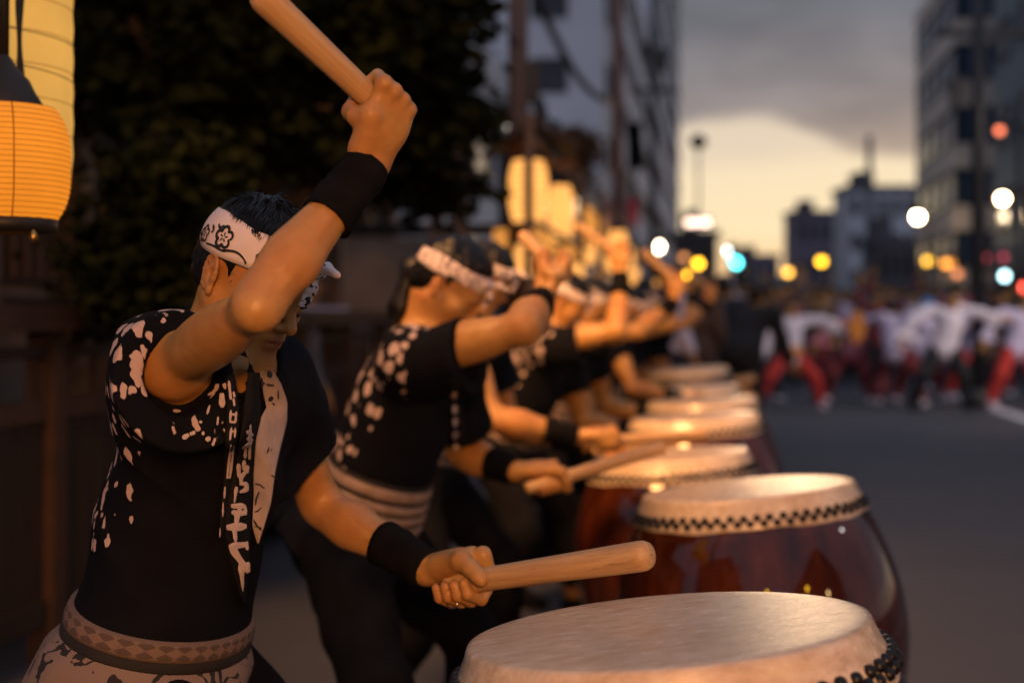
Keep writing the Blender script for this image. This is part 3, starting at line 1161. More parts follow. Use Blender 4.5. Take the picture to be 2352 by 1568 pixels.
def garment_sdf(J, infl=0.016, sleeveR=(0.10, 0.088, 0.085), sleeveL=(0.13, 0.072, 0.082), wr=0.004, seed=1):
    """happi: body, shoulders and two short open sleeves"""
    g = SDF()
    torso_prims(g, J, infl, 0.07)
    T = J['T']
    for a, (ln, r0, r1) in (('R', sleeveR), ('L', sleeveL)):
        sh, el = J['sh' + a], J['el' + a]
        ax = nrm(el - sh)
        dn = -T[2] if a == 'R' else np.array([0, 0, -1.0])
        dn = dn - ax * ax.dot(dn)
        c0 = sh - ax * 0.01 + dn * J.get('drop' + a, 0.012)
        c1 = sh + ax * ln + dn * (J.get('drop' + a, 0.012) * 1.8)
        g.rc(c0, c1, r0 - 0.01, r1, J.get('sleevek', 0.03))
        # the open end of the sleeve
        g.box(c1 + ax * 0.10, frame(ax, T[1] + 0.02), (0.10, 0.16, 0.16), 0.002, 0.004, 's')
        g.rc(c0 + ax * 0.035, c1 + ax * 0.2, r0 - 0.032, r1 - 0.004, 0.006, 's')
    w = lambda x, y, z: J['neck'] + np.array([x, y, z]) @ T
    g.rc(w(0.015, 0, -0.02), J['head'] + np.array([-0.01, 0, -0.06]) @ J['H'] * J.get('hq', 1.0), 0.062 * J.get('hq', 1.0), 0.085 * J.get('hq', 1.0), 0.012, 's')
    Tm = T.astype(np.float32)
    nk = J['neck'].astype(np.float32)

    def disp(p):
        q = (p - nk) @ Tm.T
        x, y, z = q[..., 0], q[..., 1], q[..., 2]
        a = (np.abs(np.sin(13 * x + 9 * z + 2.2 * np.sin(7 * z + seed) + 1.5 * np.sin(11 * y))) - 0.6) * 0.9
        b = np.sin(34 * y - 20 * z + 1.7 * np.sin(9 * x + seed * 2)) * 0.35
        c = np.sin(62 * z + 25 * x + 2.5 * np.sin(8 * y + seed)) * 0.18
        return (wr * (a + b + c) * np.clip((z + 0.36) / 0.09, 0.06, 1.0)).astype(np.float32)
    g.disp = disp
    g.amp = wr * 1.2
    return g


def trousers(J, infl=0.014, seed=2):
    s = SDF()
    leg_prims(s, J, infl, False)
    s.ell(J['pelvis'] + np.array([0, 0, -0.03]), J['T'], (0.115 + infl * 0.7, 0.155 + infl * 0.7, 0.12), 0.05)
    # cut at the ankles
    for a in ('R', 'L'):
        s.rc(J['an' + a] + np.array([0, 0, -0.10]), J['an' + a] + np.array([0, 0, -0.02]), 0.09, 0.09, 0.004, 's')

    def disp(p):
        return (snoise(p * np.array([1, 1, 0.6], np.float32), 34, seed) * 0.006).astype(np.float32)
    s.disp = disp
    s.amp = 0.008
    return s


def add_scaled(dst, src, C, q):
    """put every shape of src into dst, scaled by q about C"""
    Cf = np.asarray(C, np.float32)
    for op, k, lo, hi, fn in src.items:
        def f2(p, fn=fn):
            return fn(Cf + (p - Cf) / q) * q
        dst.items.append((op, k * q, C + (lo - C) * q, C + (hi - C) * q, f2))


def lip_tint(v, C, H):
    q = (v - C) @ H.T
    t = np.zeros(len(v))
    lip = ((q[:, 0] - 0.098) / 0.016) ** 2 + (q[:, 1] / 0.026) ** 2 + ((q[:, 2] + 0.066) / 0.0125) ** 2
    t = np.maximum(t, np.clip(1.3 - lip, 0, 1) * 0.85)
    ear = ((q[:, 0] + 0.012) / 0.03) ** 2 + ((np.abs(q[:, 1]) - 0.082) / 0.02) ** 2 + ((q[:, 2] + 0.006) / 0.04) ** 2
    t = np.maximum(t, np.clip(1.2 - ear, 0, 1) * 0.22)
    return t


def make_drummer(J, label, group, opt):
    """one drummer: body (one skin), hair, headband, happi, obi, trousers, tabi, wristbands"""
    J = finish_pose(J)
    res = opt.get('res', 0.006)
    base = np.array([J['pelvis'][0], J['pelvis'][1], 0.0])
    root = empty('person', base, label, 'person', group)
    C, H = J['head'], J['H']
    hero = opt.get('hero', False)
    hq = J.get('hq', 1.0)
    sc_ = lambda V: C + (np.asarray(V) - C) * hq
    b = SDF()
    h0 = SDF()
    head_prims(h0, C, H, res < 0.005)
    add_scaled(b, h0, C, hq)
    b.rc(C + np.array([-0.024, 0, -0.055]) @ H * hq, J['neck'] + np.array([-0.01, 0, -0.05]) @ J['T'], 0.052 * hq, 0.060 * (0.5 + 0.5 * hq), 0.03)
    torso_prims(b, J, -0.004)
    arm_prims(b, J)
    leg_prims(b, J)
    hd = {}
    for a in ('R', 'L'):
        hd[a] = hand_prims(b, J['wr' + a], J['grip' + a], J['stick' + a], J['palm' + a], a, opt.get('rs' + a, 0.0150), opt.get('hs' + a, opt.get('hs', 1.0)), opt.get('thumb' + a, (0.027, 0.037, 0.039, 0.038)), opt.get('thang' + a, (-38, -84, -128, -148)))
    v, f = b.mesh(res)
    tint = lip_tint(C + (v - C) / hq, C, H)
    for a in ('R', 'L'):
        for k in hd[a]['knuckles']:
            tint = np.maximum(tint, np.clip(1 - np.linalg.norm(v - k, axis=-1) / 0.016, 0, 1) * 0.25)
    body = part('body', v, f, M['skin'], root, base, True, {'tint': ('FLOAT', tint)})
    # hair
    hs = hair_sdf(C, H, top=opt.get('hairtop', 0.004))
    v, f = hs.mesh(max(0.003, res * 0.8))
    hair = part('hair', sc_(v), f, M[opt.get('hairmat', 'hair_black')], root, base)
    if opt.get('strands', 0):
        v, f = hair_strands(hs, C, H, opt['strands'], 3, length=opt.get('strandlen', (0.018, 0.045)))
        tag(part('hair_strands', sc_(v), f, M[opt.get('hairmat', 'hair_black')], hair, base), kind='stuff')
    if opt.get('ponytail'):
        s = SDF()
        w = lambda x, y, z: C + np.array([x, y, z]) @ H
        p0 = w(-0.088, 0, 0.03)
        s.chain([p0, p0 + np.array([-0.035, 0.01, -0.03]), p0 + np.array([-0.07, 0.0, -0.13]), p0 + np.array([-0.11, -0.01, -0.25])], [0.024, 0.03, 0.028, 0.010], 0.02)
        s.disp = lambda p: (snoise(p * np.array([2, 2, 0.5], np.float32), 80, 4) * 0.003).astype(np.float32)
        s.amp = 0.004
        v, f = s.mesh(0.006)
        part('ponytail', sc_(v), f, M[opt.get('hairmat', 'hair_black')], hair, base)
    # headband
    hb = SDF()
    hb.items = list(h0.items[:3]) + list(hs.items[:2])
    bc = C + np.array([-0.006, 0, 0.0]) @ H
    tilt = R(opt.get('bandtilt', 6))
    Fb = H[0] * math.cos(tilt) + H[2] * math.sin(tilt)
    Tb = np.array([Fb, H[1], np.cross(Fb, H[1])])
    V, f, uv, rows = wrap_band(hb, bc, Tb, opt.get('band0', 0.030), opt.get('band1', 0.078), 0.003, 80, 6, 0.006, 3, 0.25,
                               lambda a, v_: 0.003 * np.sin(3 * a + 1) * (1 if v_ > 0.5 else -0.6), 0.001)
    band = part('headband', sc_(V), f, M['cotton_white' if hero else 'band_cotton'], root, base, True, {'bandco': ('FLOAT_VECTOR', uv)})
    # knot over the brow, with two short ends
    ka = R(opt.get('knot_ang', -8))
    kc = bc + (math.cos(ka) * Tb[0] + math.sin(ka) * Tb[1]) * 0.112 + Tb[2] * 0.052
    kd = nrm(kc - bc - Tb[2] * 0.052)
    ks = nrm(np.cross(Tb[2], kd))
    s = SDF()
    s.ell(kc, np.array([kd, ks, Tb[2]]), (0.016, 0.015, 0.019), 0.01)
    s.rc(kc + ks * 0.006, kc + ks * 0.034 - kd * 0.010, 0.010, 0.014, 0.006)
    s.rc(kc - ks * 0.006, kc - ks * 0.034 - kd * 0.010, 0.010, 0.014, 0.006)
    s.chain([kc, kc + kd * 0.024 + Tb[2] * 0.016, kc + kd * 0.046 + Tb[2] * 0.014], [0.008, 0.0095, 0.0075], 0.006)
    s.chain([kc, kc + kd * 0.016 - Tb[2] * 0.024 - ks * 0.006, kc + kd * 0.016 - Tb[2] * 0.052 - ks * 0.012], [0.008, 0.0095, 0.0075], 0.006)
    s.disp = lambda p: (snoise(p, 170, 6) * 0.0012).astype(np.float32)
    s.amp = 0.002
    v, f = s.mesh(0.0025 if hero else 0.004)
    part('knot', sc_(v), f, M['band_cotton'], band, base)
    # happi
    g = garment_sdf(J, opt.get('infl', 0.016), opt.get('sleeveR', (0.10, 0.088, 0.085)), opt.get('sleeveL', (0.13, 0.072, 0.082)), opt.get('wr', 0.004), opt.get('seed', 1))
    if opt.get('gcut'):
        opt['gcut'](g)
    v, f = g.mesh(res)
    q = (v - J['neck']) @ J['T'].T
    dots = opt['dots'](q, v) if opt.get('dots') else np.zeros(len(v))
    hp = part('happi', v, f, M[opt.get('cloth', 'happi_cloth_round')], root, base, True, {'dots': ('FLOAT', dots)})
    # obi and the flared hem below it
    T = J['T']
    bl = lerp(J['pelvis'], J['neck'], opt.get('belt', 0.14))
    gt = SDF()
    torso_prims(gt, J, opt.get('infl', 0.016), 0.07)
    gt.disp, gt.amp = None, 0
    bands = opt.get('bands', [('obi_weave', -0.018, 0.016, 0.006), ('obi_black', -0.036, -0.018, 0.005)])
    for i, (mt, h0, h1, off) in enumerate(bands):
        V, f, uv, rows = wrap_band(gt, bl, T, h0, h1, off, 90, 4, 0.012, 7, 0.5, None, 0.0012)
        part('obi', V, f, M[mt], root, base, True, {'bandco': ('FLOAT_VECTOR', uv)})
    if opt.get('skirt', True):
        V, f = skirt(gt, bl, T, opt.get('skirt_h', (-0.034, -0.145)), opt.get('flare', 0.05), J=J)
        part('happi_hem', V, f, M[opt.get('skirtmat', 'patterned_cotton')], root, base)
    v, f = trousers(J).mesh(max(0.009, res * 1.5))
    part('trousers', v, f, M['trouser_cloth'], root, base)
    for a in ('R', 'L'):
        s = SDF()
        fd = J['foot' + a]
        s.rc(J['an' + a] + np.array([0, 0, -0.01]), J['an' + a] + np.array([0, 0, -0.045]), 0.040, 0.040, 0.02)
        s.rc(J['an' + a] + np.array([0, 0, -0.045]), J['an' + a] + fd * 0.15 + np.array([0, 0, -0.058]), 0.038, 0.027, 0.02)
        v, f = s.mesh(0.012)
        part('tabi', v, f, M['black_cloth'], root, base)
    for a in ('R', 'L'):
        if a in opt.get('wristbands', 'RL'):
            wristband(J, a, root, base)
    if opt.get('extra'):
        opt['extra'](dict(root=root, base=base, g=g, band=band, happi=hp, rows=rows, hd=hd, bc=bc, Tb=Tb, hb=hb, gt=gt, b=b, body=body, sc=sc_), J)
    return root


def skirt(gt, c, T, hs, flare, n=110, m=10, J=None):
    lg = SDF()
    lg.ell(J['pelvis'] + np.array([0, 0, -0.03]), J['T'], (0.122, 0.16, 0.11), 0.0)
    ang = np.arange(n) / n * 2 * math.pi
    d = np.cos(ang)[:, None] * T[0] + np.sin(ang)[:, None] * T[1]
    rows = []
    o = c + hs[0] * T[2] + d * 0.5
    p = gt.march(o, -d, 0, 0.004, 50)
    r0 = ((p - (c + hs[0] * T[2])) * d).sum(-1)
    r0 = np.where(np.isfinite(r0), r0, np.nanmedian(r0))
    r0 = np.median(np.stack([np.roll(r0, k) for k in range(-5, 6)]), 0)
    for _ in range(4):
        r0 = (np.roll(r0, 1) + 2 * r0 + np.roll(r0, -1)) / 4
    for i in range(m + 1):
        v = i / m
        h = hs[0] + (hs[1] - hs[0]) * v
        back = np.clip(-np.cos(ang - 0.5), 0, 1)
        wave = 0.010 * v * np.sin(ang * 9 + 1.4 * np.sin(ang * 2)) + 0.005 * v * np.sin(ang * 17 + 2)
        r = r0 + 0.012 * min(1.0, v * 4) + (flare * (0.10 + 1.1 * back ** 1.5)) * v ** 0.8 + wave
        if v > 0:
            pl = lg.march(c + h * T[2] + d * 0.5, -d, 0, 0.010, 45, 1.0)
            rl = ((pl - (c + h * T[2])) * d).sum(-1)
            rl = np.where(np.isfinite(rl) & (rl > 0), rl, 0)
            r = np.maximum(r, np.minimum(rl, 0.24))
            for _ in range(3):
                r = np.maximum(r, (np.roll(r, 1) + np.roll(r, -1)) / 2)
        rows.append(c + h * T[2] + d * r[:, None] + T[2] * (0.012 * v * np.sin(ang * 5))[:, None])
    rows.append(rows[-1] - d * 0.006 + T[2] * 0.004)
    for i in range(m - 1, -1, -1):
        rows.append(rows[i] - d * 0.005)
    V = np.concatenate(rows)
    f = []
    for i in range(len(rows) - 1):
        for k in range(n):
            f.append((i * n + k, (i + 1) * n + k, (i + 1) * n + (k + 1) % n, i * n + (k + 1) % n))
    return V, np.array(f)
# ------------------------------------------------------------------ ground, road, kerbs
def quad_strip(x0, x1, y0, y1, z, name, mat):
    """a sheet along the street: x measured across it from the camera's line"""
    v, f = [], []
    n = 24
    for i in range(n + 1):
        t = (i / n) ** 2
        y = y0 + (y1 - y0) * t
        for x in (x0, x1):
            v.append((x + 0.145 * y, y, z))
    for i in range(n):
        f.append((2 * i, 2 * i + 1, 2 * i + 3, 2 * i + 2))
    return tag(link(name, make_mesh(name, v, f, False), M[mat]), kind='structure')

g = MB().box((0, 400, -0.06), (900, 900, 0.05)).obj('ground', M['earth'])
tag(g, kind='structure')
quad_strip(-3.4, 8.0, -14, 420, 0.0, 'road', 'asphalt')
for x0, x1, nm in ((-9.0, -3.55, 'pavement'), (8.15, 13.0, 'pavement')):
    v = []
    mb = MB()
    a = [(x0 + 0.145 * y, y) for y in (-14, 420)] + [(x1 + 0.145 * y, y) for y in (420, -14)]
    vs = [(x, y, 0.12) for x, y in a] + [(x, y, -0.01) for x, y in a]
    mb.add(vs, [(3, 2, 1, 0), (0, 1, 5, 4), (1, 2, 6, 5), (2, 3, 7, 6), (3, 0, 4, 7)])
    tag(mb.obj(nm, M['paving']), kind='structure')
for x0, x1 in ((-3.545, -3.4), (8.0, 8.145)):
    mb = MB()
    a = [(x0 + 0.145 * y, y) for y in (-14, 420)] + [(x1 + 0.145 * y, y) for y in (420, -14)]
    vs = [(x, y, 0.13) for x, y in a] + [(x, y, -0.01) for x, y in a]
    mb.add(vs, [(3, 2, 1, 0), (0, 1, 5, 4), (1, 2, 6, 5), (2, 3, 7, 6), (3, 0, 4, 7)])
    tag(mb.obj('kerb', M['kerb_stone']), kind='structure')
quad_strip(3.55, 3.75, -14, 300, 0.004, 'road_marking', 'paint_white')

# ------------------------------------------------------------------ buildings
def sx(off, d):
    return off + 0.145 * d


def building(name, label, x, d0, d1, depth, h, side, wall, rows, cols, win, band=None, cat='building', wfrac=(0.62, 0.55), ground=3.2, roofmat='facade_dark'):
    """block along the street: its street face runs from d0 to d1 at offset x; side -1 stands left of the street"""
    root = empty(name, (sx(x, d0), d0, 0), label, cat)
    u = nrm(np.array([0.145, 1, 0]))
    n = np.array([u[1], -u[0], 0]) * (-side)          # outward, towards the street
    L = (d1 - d0) / u[1]
    o = np.array([0, 0, 0.])
    c = u * L / 2 - n * depth / 2
    Mx = np.array([u, n, [0, 0, 1.]])
    MB().box(c + np.array([0, 0, h / 2]), (L / 2, depth / 2, h / 2), Mx).obj('wall', M[wall], root)
    MB().box(c + np.array([0, 0, h + 0.25]), (L / 2 + 0.15, depth / 2 + 0.15, 0.249), Mx).obj('parapet', M[band or wall], root)
    fh = (h - ground) / rows

    def win_mesh(w, hh):
        mb = MB()
        mb.box((0, 0.02, 0), (w / 2, 0.02, hh / 2))
        return mb
    def put(face_o, fu, fn, LL, nc, tag_):
        cw = LL / nc
        w, hh = cw * wfrac[0], fh * wfrac[1]
        fr = MB()
        for s_ in (-1, 1):
            fr.box((s_ * (w / 2 + 0.04), 0.05, 0), (0.04, 0.05, hh / 2 + 0.08))
            fr.box((0, 0.05, s_ * (hh / 2 + 0.04)), (w / 2, 0.05, 0.04))
        fme = make_mesh('window', fr.v, fr.f, False)
        fme.materials.append(M['steel_dark'])
        pme = make_mesh('pane', *[(lambda m: (m.v, m.f))(MB().box((0, 0.02, 0), (w / 2, 0.018, hh / 2)))][0], False)
        pme.materials.append(M[win])
        ang = math.atan2(fu[1], fu[0])
        for r in range(rows):
            for k in range(nc):
                p = face_o + fu * (cw * (k + 0.5)) + np.array([0, 0, ground + fh * (r + 0.5)])
                a = bpy.data.objects.new('window', fme)
                COL.objects.link(a)
                a.parent = root
                a.location = p
                # local y must look outward
                a.rotation_euler = (0, 0, math.atan2(fn[1], fn[0]) - math.pi / 2)
                b = bpy.data.objects.new('pane', pme)
                COL.objects.link(b)
                b.parent = a
            if band:
                pass
    put(o, u, n, L, cols, 'street')
    # the end that faces us
    nc2 = max(2, int(cols * depth / L + 0.5))
    put(-n * depth, n, -u, depth, nc2, 'end')
    if band:
        for r in range(rows + 1):
            z = ground + fh * r
            MB().box(c + np.array([0, 0, z]), (L / 2 + 0.10, depth / 2 + 0.10, fh * 0.19), Mx).obj('spandrel_band', M[band], root)
    # ground floor shop openings
    ns = max(2, int(L / 5))
    for k in range(ns):
        p = u * (L / ns * (k + 0.5)) + n * 0.06 + np.array([0, 0, 1.45])
        MB().box(p, (L / ns * 0.38, 0.05, 1.1), Mx).obj('shop_window', M['window_dark'], root)
    return root

building('office_building', 'tall corner office block at right with pale floor bands and blue window strips', 9.0, 53.5, 64, 12, 14.3, 1, 'facade_grey', 5, 4, 'window_blue', 'facade_tan', wfrac=(0.94, 0.52), ground=2.6)
building('office_building', 'dark teal block at the right edge of the photo behind the black pole', 9.0, 25, 46.5, 12, 22, 1, 'facade_teal', 7, 6, 'window_dark', None, wfrac=(0.5, 0.4))
building('shop_building', 'low pale shop row at left behind the brown pole', -4.2, 20, 50, 9, 5.4, -1, 'facade_grey', 1, 9, 'window_dark', None, wfrac=(0.55, 0.5))
building('apartment_building', 'pale grey mid-rise block left of the street behind the reddish pole', -4.2, 52, 88, 12, 17, -1, 'facade_pale', 5, 10, 'window_dark', None, wfrac=(0.3, 0.4))
building('apartment_building', 'tall grey block left of the street whose far corner meets the open sky', -4.0, 91, 145, 14, 37, -1, 'facade_grey', 11, 12, 'window_dark', None, wfrac=(0.3, 0.4))


building('office_building', 'dark office row behind the camera on the drum side of the road', 11.0, -46, -5, 10, 9, 1, 'facade_dark', 3, 9, 'window_dark', None, wfrac=(0.5, 0.45))
building('shop_building', 'dark shop row behind the camera on the lantern side', -5.5, -46, -7, 10, 8, -1, 'facade_dark', 2, 9, 'window_dark', None, wfrac=(0.5, 0.45))


def far_block(name, label, px0, px1, py, d, depth, wall, rows, cols, win='window_dark'):
    a, b = P(px0, py, d), P(px1, py, d)
    h = a[2]
    root = empty(name, (a[0], d, 0), label, 'building')
    w = b[0] - a[0]
    MB().box((w / 2, depth / 2, h / 2), (w / 2, depth / 2, h / 2)).obj('wall', M[wall], root)
    MB().box((w / 2, depth / 2, h + 0.2), (w / 2 + 0.2, depth / 2 + 0.2, 0.199)).obj('roof', M['facade_dark'], root)
    MB().box((w * 0.3, depth / 2, h + 1.0), (w * 0.12, 1.5, 0.6)).obj('roof_tank', M['facade_dark'], root)
    wm = MB().box((0, -0.03, 0), (w / cols * 0.3, 0.03, h / rows * 0.25))
    me = make_mesh('window', wm.v, wm.f, False)
    me.materials.append(M[win])
    for r in range(rows):
        for k in range(cols):
            o = bpy.data.objects.new('window', me)
            COL.objects.link(o)
            o.parent = root
            o.location = (w / cols * (k + 0.5), -0.001, h / rows * (r + 0.55))
    return root

far_block('office_building', 'flat-roofed grey block below the bright sky left of the banded tower', 1948, 2108, 437, 112, 5, 'facade_grey', 4, 5)
far_block('office_building', 'low mauve block in the distance between the glow and the grey block', 1822, 1946, 492, 150, 5, 'facade_mauve', 3, 5)
far_block('shop_building', 'small dark block under the white light strip beside the left facades', 1566, 1648, 545, 82, 3, 'facade_dark', 3, 3)
far_block('house', 'low distant house with dark roof under the afterglow', 1700, 1790, 590, 190, 5, 'facade_mauve', 2, 4)
far_block('shop_building', 'dim shop block low at right below the banded office', 2010, 2106, 560, 80, 3, 'facade_dark', 2, 4)

# wooded hill closing the street
v, f = [], []
n = 40
rs = np.random.RandomState(4)
for i in range(n + 1):
    x = -130 + 330 * i / n
    h = 13 + 4 * math.sin(i * 0.5) + 2.0 * math.sin(i * 1.3 + 1) + rs.rand() * 1.2
    for y, k in ((300, 0.0), (315, 0.75), (345, 1.0), (400, 0.4), (430, 0)):
        v.append((x, y, h * k))
for i in range(n):
    for k in range(4):
        f.append((i * 5 + k, i * 5 + k + 1, (i + 1) * 5 + k + 1, (i + 1) * 5 + k))
tag(link('hill', make_mesh('hill', v, [q[::-1] for q in f]), M['hill_green']), kind='structure')

# ------------------------------------------------------------------ poles, mast, cables
def pole(px, d, r, h, mat, name, label, cat, extra=None, taper=0.8):
    b = P(px, HY, d)
    root = empty(name, (b[0], d, 0), label, cat)
    MB().tube([(0, 0, 0), (0, 0, h)], [r, r * taper], 14).obj('shaft', M[mat], root, None, True)
    MB().tube([(0, 0, 0), (0, 0, 0.25)], [r * 1.6, r * 1.3], 14).obj('foot', M[mat], root, None, True)
    if extra: extra(root)
    return root

pole(1418, 16.5, 0.064, 9, 'pole_red', 'utility_pole', 'slim reddish pole rising beside the blue sign', 'pole',
     lambda r: MB().box((0, 0, 8.6), (0.5, 0.03, 0.04)).obj('crossarm', M['pole_grey'], r))


def p3(r):
    MB().box((0, 0, 5.35), (0.42, 0.04, 0.05)).obj('crossarm', M['pole_grey'], r)
    MB().tube([(0.14, 0, 5.7), (0.14, 0, 6.1)], 0.13, 12).obj('transformer', M['steel_dark'], r)
    MB().box((0.34, 0, 4.6), (0.015, 0.015, 0.75)).obj('drop_bar', M['pole_grey'], r)
    MB().box((-0.12, 0, 6.05), (0.09, 0.07, 0.16)).obj('junction_box', M['steel_dark'], r)
pole(1500, 26, 0.085, 11, 'pole_grey', 'utility_pole', 'grey utility pole with a dark transformer can, left of the open sky', 'pole', p3)
pole(2248, 19, 0.10, 8, 'steel_dark', 'utility_pole', 'thick black pole standing in front of the right-hand buildings', 'pole',
     lambda r: (MB().box((0, 0, 5.0), (0.55, 0.04, 0.05)).obj('crossarm', M['steel_dark'], r), MB().box((-0.28, 0, 4.2), (0.10, 0.08, 0.2)).obj('junction_box', M['steel_dark'], r)))
pole(1997, 105, 0.28, 14.6, 'pole_grey', 'mast', 'thin mast rising from the grey flat roof against the bright sky', 'mast')
pole(1604, 60, 0.06, 8.5, 'pole_grey', 'street_lamp', 'unlit street lamp with a round dark head against the glow', 'street lamp',
     lambda r: MB().lathe([(0.001, 0.34), (0.2, 0.3), (0.36, 0.12), (0.38, 0), (0.3, -0.2), (0.001, -0.3)], 14, (0, 0, 8.6)).obj('lamp_head', M['steel_dark'], r, None, True))

pts = [np.array(q) for q in ((sx(-1.6, 13), 13, 5.3), (sx(-2.1, 22), 22, 5.1), (sx(-2.6, 34), 34, 6.2))]
tag(MB().tube([lerp(P(1225, -20, 14), P(1400, 235, 20), t) + np.array([0, 0, -0.25 * math.sin(math.pi * t)]) for t in np.linspace(0, 1, 12)], 0.045, 8).obj('overhead_cable', M['steel_dark'], None, None, True),
    'thick overhead cable sagging from the brown pole to the reddish pole', 'cable')

# ------------------------------------------------------------------ signs and small street lights
def sign(px, py, d, w, h, mat, name, label, cat='sign'):
    c = P(px, py, d)
    root = empty(name, (c[0], d, 0), label, cat)
    MB().box((0, 0, c[2]), (w / 2, 0.05, h / 2)).obj('board', M[mat], root)
    MB().box((0, -0.02, c[2]), (w / 2 + 0.03, 0.03, h / 2 + 0.03)).obj('frame', M['steel_dark'], root)
    MB().tube([(0, 0.1, 0), (0, 0.1, c[2] + h / 2)], 0.035, 8).obj('post', M['pole_grey'], root)
    return root
sign(1458, 335, 30, 0.26, 0.95, 'sign_blue', 'street_sign', 'narrow blue upright sign beside the reddish pole')


def banner(px, py, d, w, h, mat, label):
    c = P(px, py, d)
    root = empty('banner', (c[0], d, 0), label, 'banner')
    v, f = [], []
    for i in range(9):
        for k in range(5):
            v.append((w * (k / 4 - 0.5), 0.03 * math.sin(i * 0.8 + k), c[2] + h * (0.5 - i / 8)))
    for i in range(8):
        for k in range(4):
            f.append((i * 5 + k, i * 5 + k + 1, (i + 1) * 5 + k + 1, (i + 1) * 5 + k))
    o = link('cloth', make_mesh('cloth', v, f), M[mat], root)
    md = o.modifiers.new('t', 'SOLIDIFY'); md.thickness = 0.004
    MB().tube([(-w / 2 - 0.02, 0, 0), (-w / 2 - 0.02, 0, c[2] + h / 2 + 0.1)], 0.018, 8).obj('banner_pole', M['pole_grey'], root)
    MB().tube([(-w / 2 - 0.02, 0, c[2] + h / 2 + 0.02), (w / 2, 0, c[2] + h / 2 + 0.02)], 0.010, 8).obj('banner_arm', M['pole_grey'], root)
banner(1402, 492, 18, 0.17, 0.36, 'sign_pink', 'pink banner hanging just left of the reddish pole')
banner(1452, 488, 18, 0.15, 0.36, 'sign_red', 'red banner hanging just right of the reddish pole')

# lit sign strip on the little dark block
c = P(1603, 511, 81)
root = empty('lit_sign', (c[0], 81, 0), 'long white illuminated strip sign glowing above the small dark block', 'sign')
MB().box((0, 0, c[2]), (0.66, 0.08, 0.16)).obj('light_panel', emit('strip_light', (1.0, 0.66, 0.52), 5.2), root)
MB().box((0, 0.12, c[2]), (0.8, 0.05, 0.3)).obj('sign_back', M['steel_dark'], root)
for q in (-1, 1):
    MB().tube([(q * 0.5, 0.2, 0), (q * 0.5, 0.2, c[2])], 0.06, 8).obj('sign_leg', M['steel_dark'], root)

_glow = {}


def glow(color, st):
    k = (color, round(st, 1))
    if k not in _glow:
        _glow[k] = emit('lamp_glow', color, st)
    return _glow[k]


def lamp(px, py, d, r, color, st, label, kind='street'):
    c = P(px, py, d)
    if kind == 'street':
        root = empty('street_lamp', (c[0], d, 0), label, 'street lamp', 'lit street lamps in the distance')
        MB().tube([(0.45, 0.1, 0), (0.45, 0.1, c[2] + r * 1.6), (0.2, 0.05, c[2] + r * 2.2), (0, 0, c[2] + r * 1.9)], 0.05, 8).obj('post', M['steel_dark'], root)
        MB().lathe([(0.001, r * 1.9), (r * 0.8, r * 1.5), (r * 1.25, r * 0.75), (r * 1.2, r * 0.7)], 14, (0, 0, c[2])).obj('lamp_hood', M['steel_dark'], root)
        MB().lathe([(r * math.sin(a), r * math.cos(a)) for a in np.linspace(0.02, math.pi - 0.02, 9)], 14, (0, 0, c[2])).obj('globe', glow(color, st), root, None, True)
    else:
        root = empty('traffic_light', (c[0], d, 0), label, 'traffic light', 'traffic lights in the distance')
        MB().tube([(0.35, 0.2, 0), (0.35, 0.2, c[2] + 0.6)], 0.06, 8).obj('post', M['steel_dark'], root)
        MB().box((0, 0.12, c[2] - 0.15), (r * 1.5, 0.10, r * 4.2)).obj('housing', M['steel_dark'], root)
        for k, col in enumerate(((0.1, 0.01, 0.01), (0.1, 0.06, 0.01), (0.01, 0.08, 0.07))):
            z = c[2] + (0 if k == 0 else -k * r * 2.3)
            on = k == 0
            MB().lathe([(0.001, 0.02), (r * 0.6, 0.015), (r, 0.0)], 14, (0, 0.01, z), np.array([[1, 0, 0], [0, 0, 1], [0, -1, 0.]])).obj('lens', glow(color, st) if on else M['window_dark'], root, None, True)
    return root

WARM, AMB, WHT, CYA, RED = (1.0, 0.60, 0.24), (1.0, 0.50, 0.02), (0.95, 0.95, 0.90), (0.10, 0.85, 0.90), (1.0, 0.10, 0.06)
lamp(1511, 567, 42, 0.13, (1.0, 0.76, 0.50), 40, 'white street lamp glowing above the end of the lantern row')
lamp(1677, 577, 70, 0.20, (0.80, 0.95, 1.0), 11, 'bluish white street lamp above the green traffic light')
lamp(1690, 603, 66, 0.20, CYA, 12, 'green traffic light overlapping a white lamp in mid-street', 'signal')
lamp(1700, 620, 68, 0.19, (1.0, 0.72, 0.25), 9, 'yellowish street lamp just below the green traffic light')
lamp(1604, 605, 60, 0.16, AMB, 11, 'upper of two deep yellow lamps left of the street')
lamp(1581, 633, 58, 0.155, AMB, 11, 'lower of two deep yellow lamps left of the street')
lamp(1571, 591, 62, 0.15, (1.0, 0.38, 0.12), 2.2, 'dim orange lamp beside the two deep yellow lamps')
lamp(1810, 625, 66, 0.16, (1.0, 0.48, 0.06), 7.5, 'orange yellow lamp low over the middle of the crowd')
lamp(1887, 600, 64, 0.17, AMB, 9, 'yellow lamp a little right of mid-street above the crowd')
lamp(2108, 498, 52, 0.155, (1.0, 0.74, 0.46), 75, 'warm white street lamp in front of the banded office block')
lamp(2132, 599, 56, 0.15, (1.0, 0.50, 0.04), 8, 'yellow lamp at the foot of the banded office block')
lamp(2173, 605, 55, 0.15, (1.0, 0.36, 0.05), 4.5, 'orange lamp right of the yellow one at the office foot')
lamp(2199, 628, 50, 0.13, (1.0, 0.32, 0.12), 2.6, 'dim orange lamp lowest of the three by the office')
lamp(2303, 456, 21, 0.07, (1.0, 0.66, 0.36), 60, 'warm lamp high at the right edge beside the black pole')
